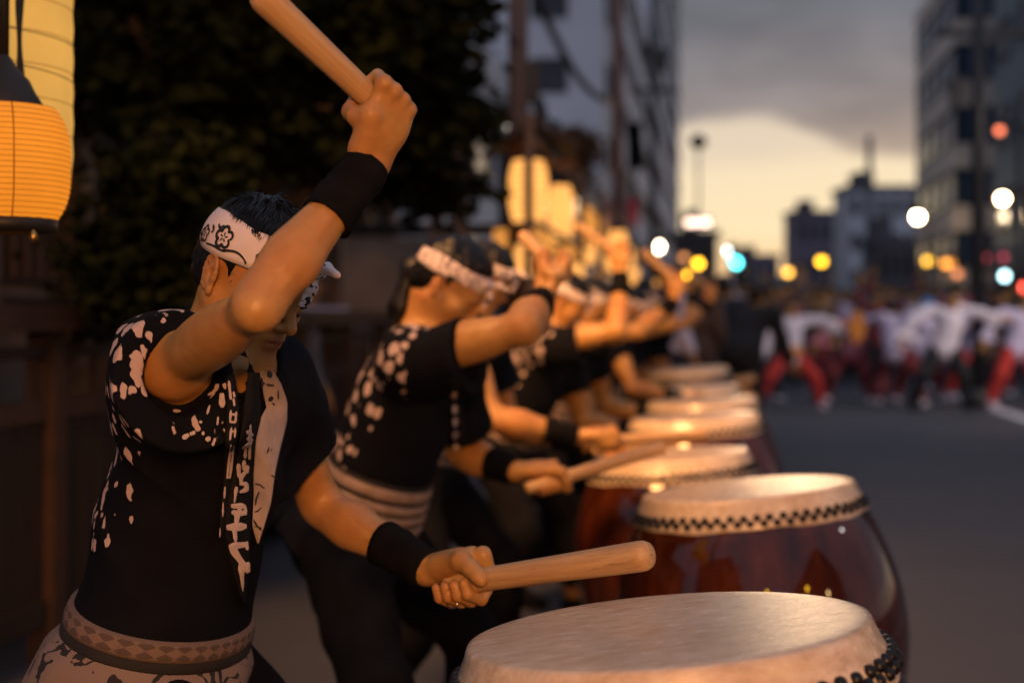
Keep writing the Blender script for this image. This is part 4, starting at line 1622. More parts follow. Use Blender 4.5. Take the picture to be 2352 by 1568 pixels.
lamp(2296, 300, 30, 0.075, (1.0, 0.22, 0.10), 4.0, 'small red-orange lamp highest at the right edge')
lamp(2308, 634, 32, 0.085, (0.55, 0.92, 1.0), 9, 'blue-white traffic light low at the right edge', 'signal')
lamp(2348, 660, 31, 0.09, RED, 8, 'red traffic light cut by the right edge of the photo', 'signal')
lamp(2262, 592, 40, 0.10, (1.0, 0.12, 0.15), 1.3, 'faint red lamp right of the black pole')
lamp(2303, 590, 42, 0.10, (1.0, 0.10, 0.18), 1.3, 'faint crimson lamp above the blue-white traffic light')
lamp(2240, 560, 44, 0.11, (1.0, 0.40, 0.34), 1.2, 'faint pinkish lamp in front of the black pole')
lamp(1172, 290, 14, 0.035, (0.9, 0.85, 0.75), 3.5, 'small whitish lamp at the edge of the foliage by the brown pole')
lamp(1052, 310, 14, 0.035, (0.9, 0.8, 0.7), 1.4, 'small dim whitish lamp among the foliage edge')

# street lamp behind the camera that throws the warm light on the drummers
def key_lamp(x, y, z, power, size, color, label, aim=(-0.25, 3.0, 0.9), spread=120):
    root = empty('street_lamp', (x, y, 0), label, 'street lamp')
    MB().tube([(0, -0.5, 0), (0, -0.5, z + 0.25), (0, -0.3, z + 0.4), (0, 0, z + 0.3)], 0.055, 10).obj('post', M['steel_dark'], root)
    MB().lathe([(0.001, 0.30), (size * 0.4, 0.26), (size * 0.62, 0.05), (size * 0.60, 0.04)], 20, (0, 0, z)).obj('lamp_hood', M['steel_dark'], root)
    ld = bpy.data.lights.new('lamp_light', 'AREA')
    ld.shape = 'DISK'
    ld.size = size
    ld.energy = power
    ld.color = color
    lo = bpy.data.objects.new('lamp_light', ld)
    COL.objects.link(lo)
    lo.parent = root
    lo.location = (0, 0, z)
    ld.spread = R(spread)
    tgt = Vector(aim) - Vector((x, y, z))
    lo.rotation_euler = tgt.to_track_quat('-Z', 'Y').to_euler()
    return root
key_lamp(0.35, -2.7, 2.0, 98, 0.6, (1.0, 0.42, 0.14), 'warm street lamp behind the photographer')
key_lamp(-1.3, 2.2, 4.1, 74, 1.1, (1.0, 0.45, 0.15), 'added unseen warm lamp above and left of the first drummer', (0.55, 5.6, 0.8), 68)  # lamp added out of view to brighten the farther drummers and drum heads
key_lamp(9.6, 14.5, 4.2, 95, 0.5, (1.0, 0.80, 0.70), 'added unseen lamp at the right kerb, lighting the dancers', (5.0, 20.0, 0.9), 110)  # invented lamp outside the frame, brightens the dancers from the right
# the street goes on behind the camera: its lamps are what the lacquered barrels mirror
BEHIND = ((-0.1, -9, 5.2, 0.17, AMB, 55, 'amber street lamp straight behind the camera'), (0.5, -9.5, 4.0, 0.12, AMB, 50, 'lower amber lamp close beside the first one behind'),
          (2.2, -9, 4.9, 0.20, (0.30, 0.48, 1.0), 26, 'bluish shop lamp behind the camera'), (5.4, -5, 4.3, 0.16, AMB, 50, 'amber lamp across the road behind the camera'),
          (7.4, -3, 3.5, 0.15, WARM, 50, 'warm lamp at the far kerb behind the camera'), (3.4, -14, 4.2, 0.16, WARM, 50, 'warm lamp far back along the street'),
          (8.0, 3.2, 5.4, 0.22, WHT, 30, 'white lamp at the far kerb abreast of the drums'), (-2.4, -11, 4.2, 0.15, WARM, 50, 'warm lamp far back on the lantern side'))
for k, (x, y, z, r, col, st, lab) in enumerate(BEHIND):
    root = empty('street_lamp', (x, y, 0), lab, 'street lamp', 'street lamps behind the photographer')
    MB().tube([(0.3, 0, 0), (0.3, 0, z + 0.2), (0, 0, z + 0.25)], 0.04, 8).obj('post', M['steel_dark'], root)
    MB().lathe([(r * math.sin(a), r * math.cos(a)) for a in np.linspace(0.02, math.pi - 0.02, 9)], 14, (0, 0, z)).obj('globe', glow(col, st), root, None, True)

# ------------------------------------------------------------------ lanterns
def lantern_mats():
    for nm, c, st in (('paper_yellow', (1.0, 0.51, 0.10), 0.66), ('paper_orange', (1.0, 0.29, 0.014), 0.84), ('paper_bright', (1.0, 0.43, 0.10), 1.55), ('paper_dim', (1.0, 0.38, 0.07), 0.85)):
        t = NT(nm)
        n = t.noise(t.coord(), 9, 4)
        s = t.math('MULTIPLY_ADD', n, 0.5 * st, 0.75 * st)
        t.set(Base_Color=(0.14, 0.09, 0.04), Roughness=0.8, Specular_IOR_Level=0.1, Emission_Color=c, Emission_Strength=s)
    mottled('lantern_rib', (0.30, 0.10, 0.012), (0.42, 0.15, 0.02), 20, 0.8, 0.0)
    mottled('lantern_black', (0.008, 0.007, 0.006), (0.014, 0.012, 0.010), 20, 0.55, 0.2, 60)
lantern_mats()


def lantern(px, py, d, r, h, mat, label, barrel=True, ribs=14, group='paper lanterns along the kerb', cord=0.5, cap_r=None, seg=28, rib_r=0.0016, round_=0.35, bell=False):
    c = P(px, py, d)
    root = empty('paper_lantern', c, label, 'lantern', group)
    prof = []
    n = ribs * 2
    for i in range(n + 1):
        t = i / n
        z = h * (t - 0.5)
        s = abs(2 * t - 1)
        rr = r * (1 - round_ * s ** 3.2) if barrel else r * (1 - 0.10 * s ** 8)
        rr -= 0.012 * r * (i % 2 == 0)
        prof.append((rr, z))
    MB().lathe(prof[::-1], seg).obj('paper', M[mat], root, None, True)
    mb = MB()
    for i in range(0, n + 1, 2):
        rr, z = prof[i]
        mb.tube([((rr + rib_r * 0.4) * math.cos(a), (rr + rib_r * 0.4) * math.sin(a), z) for a in np.linspace(0, 2 * math.pi, seg + 1)], rib_r, 5, False)
    mb.obj('ribs', M['lantern_rib'], root, None, True)
    rt, rb = prof[-1][0], prof[0][0]
    cr = cap_r or rt
    if bell:
        MB().lathe([(0.004, 0.085), (0.012, 0.075), (0.022, 0.058), (0.040, 0.040), (cr * 0.80, 0.020), (cr * 1.02, -0.002), (cr * 1.02, -0.010), (cr * 0.9, -0.012)], 28, (0, 0, h / 2 + 0.006)).obj('top_cap', M['lantern_black'], root, None, True)
    else:
        MB().lathe([(cr * 0.55, 0.07 * h), (cr * 1.03, 0.065 * h), (cr * 1.04, -0.005), (cr * 0.9, -0.008)], 24, (0, 0, h / 2)).obj('top_cap', M['lantern_black'], root, None, True)
    MB().lathe([(rb * 0.95, 0.006), (rb * 1.04, 0.003), (rb * 1.04, -0.018), (rb * 0.7, -0.020)], 24, (0, 0, -h / 2)).obj('bottom_ring', M['lantern_black'], root, None, True)
    z0 = h / 2 + (0.08 if bell else 0.05 * h)
    MB().tube([(0, 0, z0), (0.003, 0, z0 + cord)], 0.006 if not bell else 0.009, 8).obj('cord', M['lantern_black'], root, None, True)
    return root, c, prof

# two big ones hanging at the upper left
ro, c, prof = lantern(8, 378, 2.30, 0.105, 0.182, 'paper_orange', 'barrel-shaped orange lantern with black bell cap, front of the pair at upper left', True, 21, cap_r=0.062, seg=48, bell=True, rib_r=0.00055, round_=0.22, cord=0.33, group='two big lanterns at the upper left')
for a in (-93, -62):
    mb = MB()
    mb.tube([((rr + 0.001) * math.cos(R(a)), (rr + 0.0006) * math.sin(R(a)), z) for rr, z in prof], 0.0011, 5, False)
    mb.obj('paper_seam', M['lantern_rib'], ro, None, True)
mb = MB()
for q in (-0.03, 0.05):
    mb.tube([(q, -0.03, -0.095), (q, -0.03, -0.125)], 0.002, 6)
for k, q in enumerate((-0.03, 0.055)):
    MB().lathe([(0.001, -0.012), (0.006, -0.006), (0.006, 0.004), (0.001, 0.010)], 10, (q + 0.01, -0.05, -0.118)).obj('brass_bell', M['brass'] if 'brass' in M else mottled('brass', (0.5, 0.3, 0.08), (0.6, 0.38, 0.12), 10, 0.3, 0, metallic=1.0), ro, None, True)
ro2, c2, prof2 = lantern(-40, 130, 2.48, 0.152, 0.50, 'paper_yellow', 'tall pale yellow cylinder lantern rising behind the orange one', False, 9, seg=56, rib_r=0.0007, group='two big lanterns at the upper left', round_=0.06)
# a tall brush stroke painted down the paper
vs = []
for i in range(41):
    t = i / 40
    z = 0.25 - 0.42 * t
    a0 = R(-47) + 0.012 * math.sin(9 * t)
    w = 0.040 + 0.012 * math.sin(17 * t + 1) + 0.02 * max(0, t - 0.6)
    for k in range(4):
        a = a0 + w * (k / 3 - 0.5) * 2
        vs.append((0.1532 * math.cos(a), 0.1532 * math.sin(a), z))
link('brush_stroke', make_mesh('brush_stroke', vs, [(i * 4 + k, i * 4 + k + 1, i * 4 + k + 5, i * 4 + k + 4) for i in range(40) for k in range(3)]), M['lantern_black'], ro2)
# twine tied round the tall one
for (h0, h1, ph) in ((0.10, 0.125, 0.0), (0.065, 0.02, 0.4), (0.02, -0.045, 0.8), (0.17, 0.19, 0.2)):
    pts = []
    for t in np.linspace(0, 1, 26):
        a = R(-175 + 190 * t)
        pts.append((0.1535 * math.cos(a), 0.1535 * math.sin(a), h0 + (h1 - h0) * t - 0.012 * math.sin(math.pi * t)))
    MB().tube(pts, 0.0009, 5).obj('twine', M['lantern_black'], ro2, None, True)

LR = [  # px, py, d, r, h, material, label
    (1214, 440, 9.0, 0.125, 0.40, 'paper_bright', 'brightest lantern of the row, under the little roof of the brown pole'),
    (1226, 520, 10.2, 0.085, 0.32, 'paper_dim', 'lantern hanging directly below the brightest one'),
    (1288, 490, 10.6, 0.095, 0.42, 'paper_bright', 'second bright lantern of the row, right of the brown pole'),
    (1344, 520, 13, 0.085, 0.36, 'paper_dim', 'slim lantern between the second bright one and the pink banner'),
    (1374, 535, 14.5, 0.09, 0.36, 'paper_dim', 'slim lantern just left of the pink banner'),
    (1419, 578, 13.5, 0.095, 0.40, 'paper_bright', 'lantern hanging below the pink and red banners'),
    (1214, 598, 8.6, 0.09, 0.20, 'paper_bright', 'round low lantern above the third drummer'),
    (1306, 588, 11.5, 0.075, 0.20, 'paper_dim', 'small round lantern above the raised fist'),
    (1325, 634, 11.0, 0.06, 0.19, 'paper_bright', 'small lantern right of the raised fist'),
    (1379, 640, 13.0, 0.06, 0.15, 'paper_dim', 'small dim lantern low in the row'),
    (1497, 674, 15.0, 0.075, 0.28, 'paper_bright', 'lantern at the far end of the row, low above the drummers'),
    (1468, 682, 15.6, 0.06, 0.26, 'paper_dim', 'dim lantern left of the one at the far end'),
    (1398, 590, 16.5, 0.085, 0.34, 'paper_bright', 'lantern just left of the one below the banners, farther off'),
    (1352, 575, 14.0, 0.075, 0.28, 'paper_bright', 'middle lantern between the brown pole and the banners'),
    (1440, 600, 19.0, 0.10, 0.36, 'paper_bright', 'far lantern to the right of the banner lanterns'),
    (1262, 560, 10.8, 0.06, 0.24, 'paper_dim', 'narrow lantern squeezed under the second bright one'),
    (1455, 640, 20.0, 0.09, 0.30, 'paper_bright', 'low far lantern left of the white street lamp'),
    (1150, 570, 9.4, 0.055, 0.26, 'paper_dim', 'dim narrow lantern left of the brown pole'),
    (1184, 570, 10.0, 0.045, 0.24, 'paper_dim', 'thin dim lantern close beside the brown pole'),
]
for a in LR:
    lantern(*a[:6], a[6], ribs=9, seg=18, rib_r=0.002, round_=0.28, cord=0.10)
# frames that carry the row: posts and rails
def lantern_frame(d0, d1, off, zs, label):
    root = empty('lantern_rack', (sx(off, d0), d0, 0), label, 'frame', 'timber frames carrying the lantern row')
    o = np.array([sx(off, d0), d0, 0])
    for d in (d0, d1):
        b = np.array([sx(off, d), d, 0]) - o
        MB().tube([b, b + np.array([0, 0, zs[-1] + 0.12])], 0.028, 8).obj('post', M['post_timber'], root)
    for z in zs:
        a = np.array([sx(off, d0), d0, z]) - o
        b = np.array([sx(off, d1), d1, z]) - o
        MB().tube([a, b], 0.02, 8).obj('rail', M['post_timber'], root)
    return root
lantern_frame(8.4, 11.6, -1.12, (1.78, 2.28), 'nearer timber frame of the lantern row beside the brown pole')
lantern_frame(12.4, 15.8, -1.02, (1.62, 2.2), 'farther timber frame of the lantern row below the banners')

# brown pole with its little tiled roof over the brightest lantern
b = P(1190, HY, 9.3)
root = empty('lantern_post', (b[0], 9.3, 0), 'stout brown timber post with a little gabled roof, above the bright lanterns', 'post')
MB().tube([(0, 0, 0), (0, 0, 4.2)], [0.075, 0.062], 16).obj('shaft', M['pole_brown'], root, None, True)
for q in (-1, 1):
    sl = np.array([0.26 * q, 0, -0.12])
    c0 = np.array([0.10, 0, 2.42])
    Z = nrm(np.cross(nrm(sl), [0, 1, 0])) * (1 if q < 0 else 1)
    MB().box(c0 + sl * 0.5, (0.155, 0.30, 0.016), np.array([nrm(sl), [0, 1, 0], np.cross(nrm(sl), [0, 1, 0])])).obj('roof_slope', M['dark_timber'], root)
    for k in range(5):
        MB().box(c0 + sl * 0.5 + np.array([0, -0.24 + 0.12 * k, 0.022]), (0.155, 0.02, 0.012), np.array([nrm(sl), [0, 1, 0], np.cross(nrm(sl), [0, 1, 0])])).obj('roof_batten', M['pole_brown'], root)
MB().box((0.10, 0, 2.45), (0.03, 0.33, 0.03)).obj('ridge', M['pole_brown'], root)
MB().box((0.16, -0.02, 2.20), (0.22, 0.022, 0.03)).obj('bracket', M['pole_brown'], root)
MB().box((0.09, 0, 2.74), (0.05, 0.05, 0.13)).obj('junction_box', M['steel_dark'], root)
MB().tube([(0.13, -0.03, 2.62), (0.16, -0.03, 2.50)], 0.04, 10).obj('lamp_can', M['steel_dark'], root)

# ------------------------------------------------------------------ timber fence behind the drummers
def fence():
    root = empty('wooden_fence', (sx(-2.35, 3.0), 3.0, 0), 'dark timber fence with a broad top rail behind the drummers', 'fence')
    o = np.array([sx(-2.35, 3.0), 3.0, 0])
    u = nrm(np.array([0.145, 1, 0]))
    n = np.array([u[1], -u[0], 0])
    Mx = np.array([u, n, [0, 0, 1.]])
    L = 8.0
    def bx(name, s, t, z, hs, mat):
        MB().box(u * s + n * t + np.array([0, 0, z]), hs, Mx).obj(name, M[mat], root)
    bx('top_rail', L / 2, 0, 1.20, (L / 2 + 0.1, 0.085, 0.045), 'rail_timber')
    bx('rail', L / 2, 0, 0.88, (L / 2, 0.03, 0.035), 'rail_timber')
    bx('rail', L / 2, 0, 1.08, (L / 2, 0.028, 0.022), 'dark_timber')
    bx('rail', L / 2, 0, 0.18, (L / 2, 0.03, 0.04), 'dark_timber')
    for k in range(9):
        bx('post', L * k / 8, 0, 0.57, (0.05, 0.05, 0.585), 'rail_timber')
    me = None
    for k in range(64):
        s = L * (k + 0.5) / 64
        if me is None:
            mb = MB().box((0, 0, 0), (0.052, 0.011, 0.35), Mx)
            me = make_mesh('board', mb.v, mb.f, False)
            me.materials.append(M['dark_timber'])
        ob = bpy.data.objects.new('board', me)
        COL.objects.link(ob)
        ob.parent = root
        ob.location = u * s + np.array([0, 0, 0.52 + rnd.uniform(-0.006, 0.006)]) + n * rnd.uniform(-0.004, 0.004)
    for k in range(32):
        s = L * (k + 0.5) / 32
        MB().box(u * s + np.array([0, 0, 0.98]), (0.012, 0.012, 0.085), Mx).obj('baluster', M['rail_timber'], root)
    return root
fence()
# a second counter-like rail further on, pale edged
root = empty('stall_counter', (sx(-2.5, 7.4), 7.4, 0), 'low stall counter with pale edge behind the second drummer', 'counter')
u = nrm(np.array([0.145, 1, 0])); n_ = np.array([u[1], -u[0], 0]); Mx = np.array([u, n_, [0, 0, 1.]])
MB().box((0, 0, 1.19), (1.5, 0.22, 0.03), Mx).obj('worktop', M['post_timber'], root)
MB().box((0, 0, 1.245), (1.5, 0.20, 0.022), Mx).obj('cloth_cover', M['c_lilac'], root)
MB().box(-n_ * 0.03 + np.array([0, 0, 0.58]), (1.42, 0.015, 0.57), Mx).obj('front_board', M['dark_timber'], root)
for q in (-1, 1):
    MB().box(u * q * 1.38 + np.array([0, 0, 0.58]), (0.04, 0.16, 0.575), Mx).obj('leg', M['dark_timber'], root)

# ------------------------------------------------------------------ shrine gate and wall on the left
def hall():
    d0, d1, off = 5.2, 17.0, -3.95
    o = np.array([sx(off, d0), d0, 0])
    root = empty('timber_hall', o, 'old timber hall with plaster panels and tiled eaves behind the tree', 'building')
    n = np.array([u[1], -u[0], 0])
    L = (d1 - d0) / u[1]
    def bx(name, s, t, z, hs, mat, par=None):
        return MB().box(u * s + n * t + np.array([0, 0, z]), hs, Mx).obj(name, M[mat], par or root)
    bx('wall', L / 2, -2.6, 1.9, (L / 2, 2.5, 1.9), 'plaster')
    for k in range(11):
        bx('column', L * k / 10, 0.0, 1.9, (0.09, 0.09, 1.9), 'post_timber')
    for z in (0.35, 1.25, 2.35, 3.3):
        bx('beam', L / 2, -0.03, z, (L / 2, 0.06, 0.07), 'dark_timber')
    for k in range(10):
        s = L * (k + 0.5) / 10
        fr = bx('window', s, -0.055, 1.80, (0.42, 0.03, 0.40), 'dark_timber')
        for j in range(5):
            MB().box(u * (s - 0.32 + 0.16 * j) + n * -0.015 + np.array([0, 0, 1.8]), (0.018, 0.012, 0.38), Mx).obj('lattice_bar', M['post_timber'], fr)
    rf = MB()
    prof = [(1.3, 3.55), (0.6, 3.95), (-0.6, 4.6), (-2.6, 5.9), (-5.6, 4.0)]
    vs = []
    for s in (-0.8, L + 0.8):
        for t, z in prof:
            vs.append(u * s + n * t + np.array([0, 0, z]))
        for t, z in prof:
            vs.append(u * s + n * t + np.array([0, 0, z - 0.16]))
    k = len(prof)
    fs = []
    for i in range(k - 1):
        fs += [(i, i + 1, 2 * k + i + 1, 2 * k + i), (k + i + 1, k + i, 3 * k + i, 3 * k + i + 1), (i + 1, i, k + i, k + i + 1), (2 * k + i, 2 * k + i + 1, 3 * k + i + 1, 3 * k + i)]
    fs += [(0, 2 * k, 3 * k, k), (k - 1, 2 * k - 1, 4 * k - 1, 3 * k - 1)]
    rf.add(vs, fs)
    ro = rf.obj('roof', M['roof_tile'], root)
    for j in range(30):
        s = -0.7 + (L + 1.4) * (j + 0.5) / 30
        MB().tube([u * s + n * 1.28 + np.array([0, 0, 3.60]), u * s + n * 0.6 + np.array([0, 0, 4.0]), u * s - n * 0.6 + np.array([0, 0, 4.65]), u * s - n * 2.6 + np.array([0, 0, 5.95])], 0.05, 6).obj('roof_tile', M['roof_tile'], ro)
hall()
# two lit posts of a gate, just before the hall
b0 = P(1003, HY, 11.0)
root = empty('timber_gate', (b0[0], 11.0, 0), 'gate of two tall pale timber posts left of the brown pole', 'gate')
x1 = P(1057, HY, 11.0)[0] - b0[0]
for xx, h, r in ((0, 2.42, 0.055), (x1, 2.55, 0.062)):
    MB().box((xx, 0, h / 2), (r, r, h / 2)).obj('post', M['post_timber'], root)
MB().box((x1 / 2 - 0.2, 0, 1.88), (0.62, 0.03, 0.045)).obj('crossbar', M['dark_timber'], root)
MB().box((x1 / 2 - 0.45, 0.01, 1.40), (0.36, 0.02, 0.42)).obj('panel', M['plaster'], root)

# plain wall further left, behind everything
root = empty('boundary_wall', (sx(-4.6, 2), 2.0, 0), 'low plaster wall with a dark coping left behind the fence', 'wall')
MB().box(u * 3.4 + np.array([0, 0, 1.0]), (3.6, 0.09, 1.0), Mx).obj('wall_body', M['plaster'], root)
MB().box(u * 3.4 + np.array([0, 0, 2.06]), (3.65, 0.2, 0.06), Mx).obj('coping', M['roof_tile'], root)

# ------------------------------------------------------------------ tree
def tree(name, label, base, blobs, nleaf, size, mat, seed, trunk_r=0.16, trunk_top=None):
    rs = np.random.RandomState(seed)
    root = empty(name, base, label, 'tree')
    base = np.asarray(base, float)
    top = np.asarray(trunk_top, float) - base
    mb = MB()
    mid = top * 0.5 + np.array([0.12, 0.05, 0])
    mb.tube([(0, 0, 0), (0.02, 0, 0.3), mid, top], [trunk_r * 1.35, trunk_r, trunk_r * 0.75, trunk_r * 0.4], 12)
    for c, r in blobs:
        c = np.asarray(c) - base
        st = lerp(mid, top, rs.uniform(0, 0.9))
        m2 = lerp(st, c, 0.5) + rs.randn(3) * 0.12
        mb.tube([st, m2, c], [trunk_r * 0.36, trunk_r * 0.22, 0.02], 7)
        for _ in range(4):
            e = c + rs.randn(3) * np.asarray(r) * 0.55
            mb.tube([lerp(m2, c, 0.6), lerp(m2, e, 0.7) + rs.randn(3) * 0.05, e], [0.028, 0.018, 0.006], 5)
    mb.obj('trunk', M['bark'], root, None, True)
    V, F_ = [], []
    vol = np.array([np.prod(r) for _, r in blobs]) ** 0.7
    cnt = (nleaf * vol / vol.sum()).astype(int)
    for (c, r), n in zip(blobs, cnt):
        c = np.asarray(c) - base
        # twig clumps inside each limb's cloud
        nc = max(6, n // 26)
        cc = rs.randn(nc, 3)
        cc /= np.linalg.norm(cc, axis=-1, keepdims=True)
        cc = cc * rs.uniform(0.35, 1.05, (nc, 1)) ** 0.6 * np.asarray(r)
        idx = rs.randint(0, nc, n)
        p = c + cc[idx] + rs.randn(n, 3) * np.array([0.085, 0.085, 0.045])
        d = rs.randn(n, 3) * np.array([1, 1, 0.5]) + np.array([0, 0, -0.35])
        d /= np.linalg.norm(d, axis=-1, keepdims=True)
        s = np.cross(d, rs.randn(n, 3))
        s /= np.linalg.norm(s, axis=-1, keepdims=True)
        nrml = np.cross(d, s)
        L = size * rs.uniform(0.6, 1.3, (n, 1))
        W = L * 0.30
        q = np.stack([p, p + d * L * 0.5 + s * W, p + d * L + nrml * L * 0.1, p + d * L * 0.5 - s * W], 1).reshape(-1, 3)
        k0 = sum(len(x) for x in V)
        V.append(q)
        F_.append(np.arange(n * 4).reshape(-1, 4) + k0)
    link('crown', make_mesh('crown', np.concatenate(V), np.concatenate(F_), False), M[mat], root)
    return root

B = lambda px, py, d, rx, ry, rz: (P(px, py, d), (rx, ry, rz))
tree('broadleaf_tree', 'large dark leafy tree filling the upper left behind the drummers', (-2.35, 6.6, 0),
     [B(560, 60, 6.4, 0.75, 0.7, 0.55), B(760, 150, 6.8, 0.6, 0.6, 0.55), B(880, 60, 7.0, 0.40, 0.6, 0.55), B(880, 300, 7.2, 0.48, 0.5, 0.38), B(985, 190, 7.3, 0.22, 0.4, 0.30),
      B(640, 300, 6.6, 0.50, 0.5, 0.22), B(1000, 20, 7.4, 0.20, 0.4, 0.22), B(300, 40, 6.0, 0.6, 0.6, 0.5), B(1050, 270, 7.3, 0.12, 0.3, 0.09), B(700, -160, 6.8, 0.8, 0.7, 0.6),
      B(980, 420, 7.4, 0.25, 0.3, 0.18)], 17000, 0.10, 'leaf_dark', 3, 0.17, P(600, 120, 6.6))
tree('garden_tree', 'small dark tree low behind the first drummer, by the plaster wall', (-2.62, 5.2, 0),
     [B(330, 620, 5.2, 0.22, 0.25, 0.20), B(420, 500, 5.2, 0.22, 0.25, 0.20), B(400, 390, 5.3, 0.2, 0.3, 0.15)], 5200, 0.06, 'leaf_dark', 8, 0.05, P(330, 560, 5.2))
tree('street_tree', 'rust-tinged small tree behind the little roof of the brown pole', (sx(-2.6, 17), 17, 0),
     [B(1310, 350, 17, 0.30, 0.4, 0.28), B(1262, 330, 17, 0.22, 0.3, 0.16), B(1290, 410, 17.2, 0.3, 0.3, 0.22)], 3200, 0.09, 'leaf_rust', 5, 0.06, P(1300, 380, 17))
# ------------------------------------------------------------------ drums
def make_drum():
    """upright barrel drum on a low cross stand; local origin on the ground, top of the head at z = 0 of 'axis' part offsets"""
    root = empty('taiko_drum', (0, 0, 0))
    H0 = 0.83
    # barrel
    prof = [(0.236, -0.035), (0.2605, -0.060)]
    for i in range(1, 16):
        t = i / 16
        prof.append((0.2605 + 0.068 * math.sin(math.pi * t) ** 0.85, -0.060 - 0.522 * t))
    prof += [(0.262, -0.582), (0.24, -0.62)]
    bar = MB().lathe(prof[::-1], 64, (0, 0, 0))
    bo = bar.obj('barrel', M['keyaki_lacquer'], root, None, True)
    # skin: flat top, rounded shoulder, flaring skirt with an uneven cut edge
    pr = [(0.0005, 0.0015), (0.06, 0.0012), (0.12, 0.0008), (0.18, 0.0003), (0.215, -0.0004), (0.233, -0.0008), (0.2390, -0.0022), (0.2418, -0.0060), (0.2445, -0.014),
          (0.2505, -0.028), (0.2565, -0.040), (0.2625, -0.053), (0.2660, -0.064), (0.2654, -0.0665), (0.2605, -0.0655)]
    n = 96
    v, f = [], []
    for j, (r, z) in enumerate(pr):
        for k in range(n):
            a = 2 * math.pi * k / n
            zz = z
            rr = r
            if j >= 11:
                zz = z + 0.0022 * math.sin(5 * a + 1) + 0.0014 * math.sin(13 * a)
            if 7 <= j:
                rr = r + 0.0008 * math.sin(58 * a) * (1 if j in (10, 11) else 0.3) + 0.0012 * math.sin(4 * a)
            v.append((rr * math.cos(a), rr * math.sin(a), zz))
    for j in range(len(pr) - 1):
        for k in range(n):
            f.append((j * n + k, (j + 1) * n + k, (j + 1) * n + (k + 1) % n, j * n + (k + 1) % n))
    link('drum_head', make_mesh('drum_head', v, np.array(f)), M['rawhide'], root)
    # lower head
    lo = [(0.27, -0.53), (0.268, -0.565), (0.25, -0.615), (0.235, -0.624), (0.0005, -0.625)]
    MB().lathe(lo[::-1], 64).obj('lower_head', M['rawhide'], root, None, True)
    # tacks: two staggered rows of domed iron studs
    tk = MB().lathe([(0.0086, -0.001), (0.0084, 0.002), (0.0070, 0.0054), (0.0040, 0.0076), (0.0008, 0.0084)][::-1], 10)
    tme = make_mesh('tack', tk.v, tk.f, True)
    tme.materials.append(M['iron_tack'])
    nt = 58
    for row, (r, z) in enumerate(((0.2572, -0.0410), (0.2618, -0.0520))):
        for k in range(nt):
            a = 2 * math.pi * (k + 0.5 * row) / nt + rnd.uniform(-0.004, 0.004)
            o = bpy.data.objects.new('tack', tme)
            COL.objects.link(o)
            o.parent = root
            zz = z + rnd.uniform(-0.0012, 0.0012)
            o.location = (r * math.cos(a), r * math.sin(a), zz)
            nvec = Vector((math.cos(a), math.sin(a), 0.36)).normalized()
            o.rotation_euler = nvec.to_track_quat('Z', 'Y').to_euler()
    # iron ring handles with their plates
    for q in (0, 1):
        a = R(62 + 180 * q)
        c = np.array([math.cos(a), math.sin(a), 0]) * 0.331 + np.array([0, 0, -0.33])
        out = np.array([math.cos(a), math.sin(a), 0])
        sd = np.array([-math.sin(a), math.cos(a), 0])
        mb = MB().tube([c + out * 0.012 + 0.045 * (math.cos(t) * sd + math.sin(t) * np.array([0, 0, 1.])) + np.array([0, 0, -0.04]) for t in np.linspace(0, 2 * math.pi, 25)], 0.005, 8, False)
        ring = mb.obj('ring_handle', M['iron_tack'], root, None, True)
        MB().lathe([(0.0005, 0.012), (0.018, 0.010), (0.026, 0.002), (0.027, -0.006)], 18, c, np.array([sd, np.array([0, 0, 1.]), out])).obj('handle_plate', M['iron_tack'], ring, None, True)
    return root


def add_stand(root, tilt_inv):
    """low wooden frame: four splayed feet joined by crossed bars"""
    for k in range(4):
        a = R(45 + 90 * k)
        top = np.array([math.cos(a) * 0.27, math.sin(a) * 0.27, -0.50])
        ft = np.array([math.cos(a) * 0.36, math.sin(a) * 0.36, -0.80])
        top, ft = top @ tilt_inv.T, ft @ tilt_inv.T
        MB().tube([top, ft], [0.026, 0.03], 8).obj('stand_leg', M['stand_wood'], root)
    for k in range(2):
        a = R(45 + 90 * k)
        d = np.array([math.cos(a) * 0.335, math.sin(a) * 0.335, 0])
        z = np.array([0, 0, -0.655 - 0.055 * k])
        MB().tube([(z - d) @ tilt_inv.T, (z + d) @ tilt_inv.T], 0.024, 8).obj('stand_bar', M['stand_wood'], root)


drum_labels = [
    'large taiko drum nearest the lens, its pale hide head filling the bottom of the photo',
    'taiko drum with brightly shining head and glossy red-brown barrel, second in the row',
    'taiko drum with a stick lying across its blurred hide, third in the row',
    'blurred taiko drum just past the third, broad pale head seen edge on',
    'blurred taiko drum fifth along the row, narrow rim of pale hide showing',
    'small blurred taiko drum sixth along the row, mostly hidden by nearer heads',
    'small blurred taiko drum at the far end of the row by the dark bystander',
]
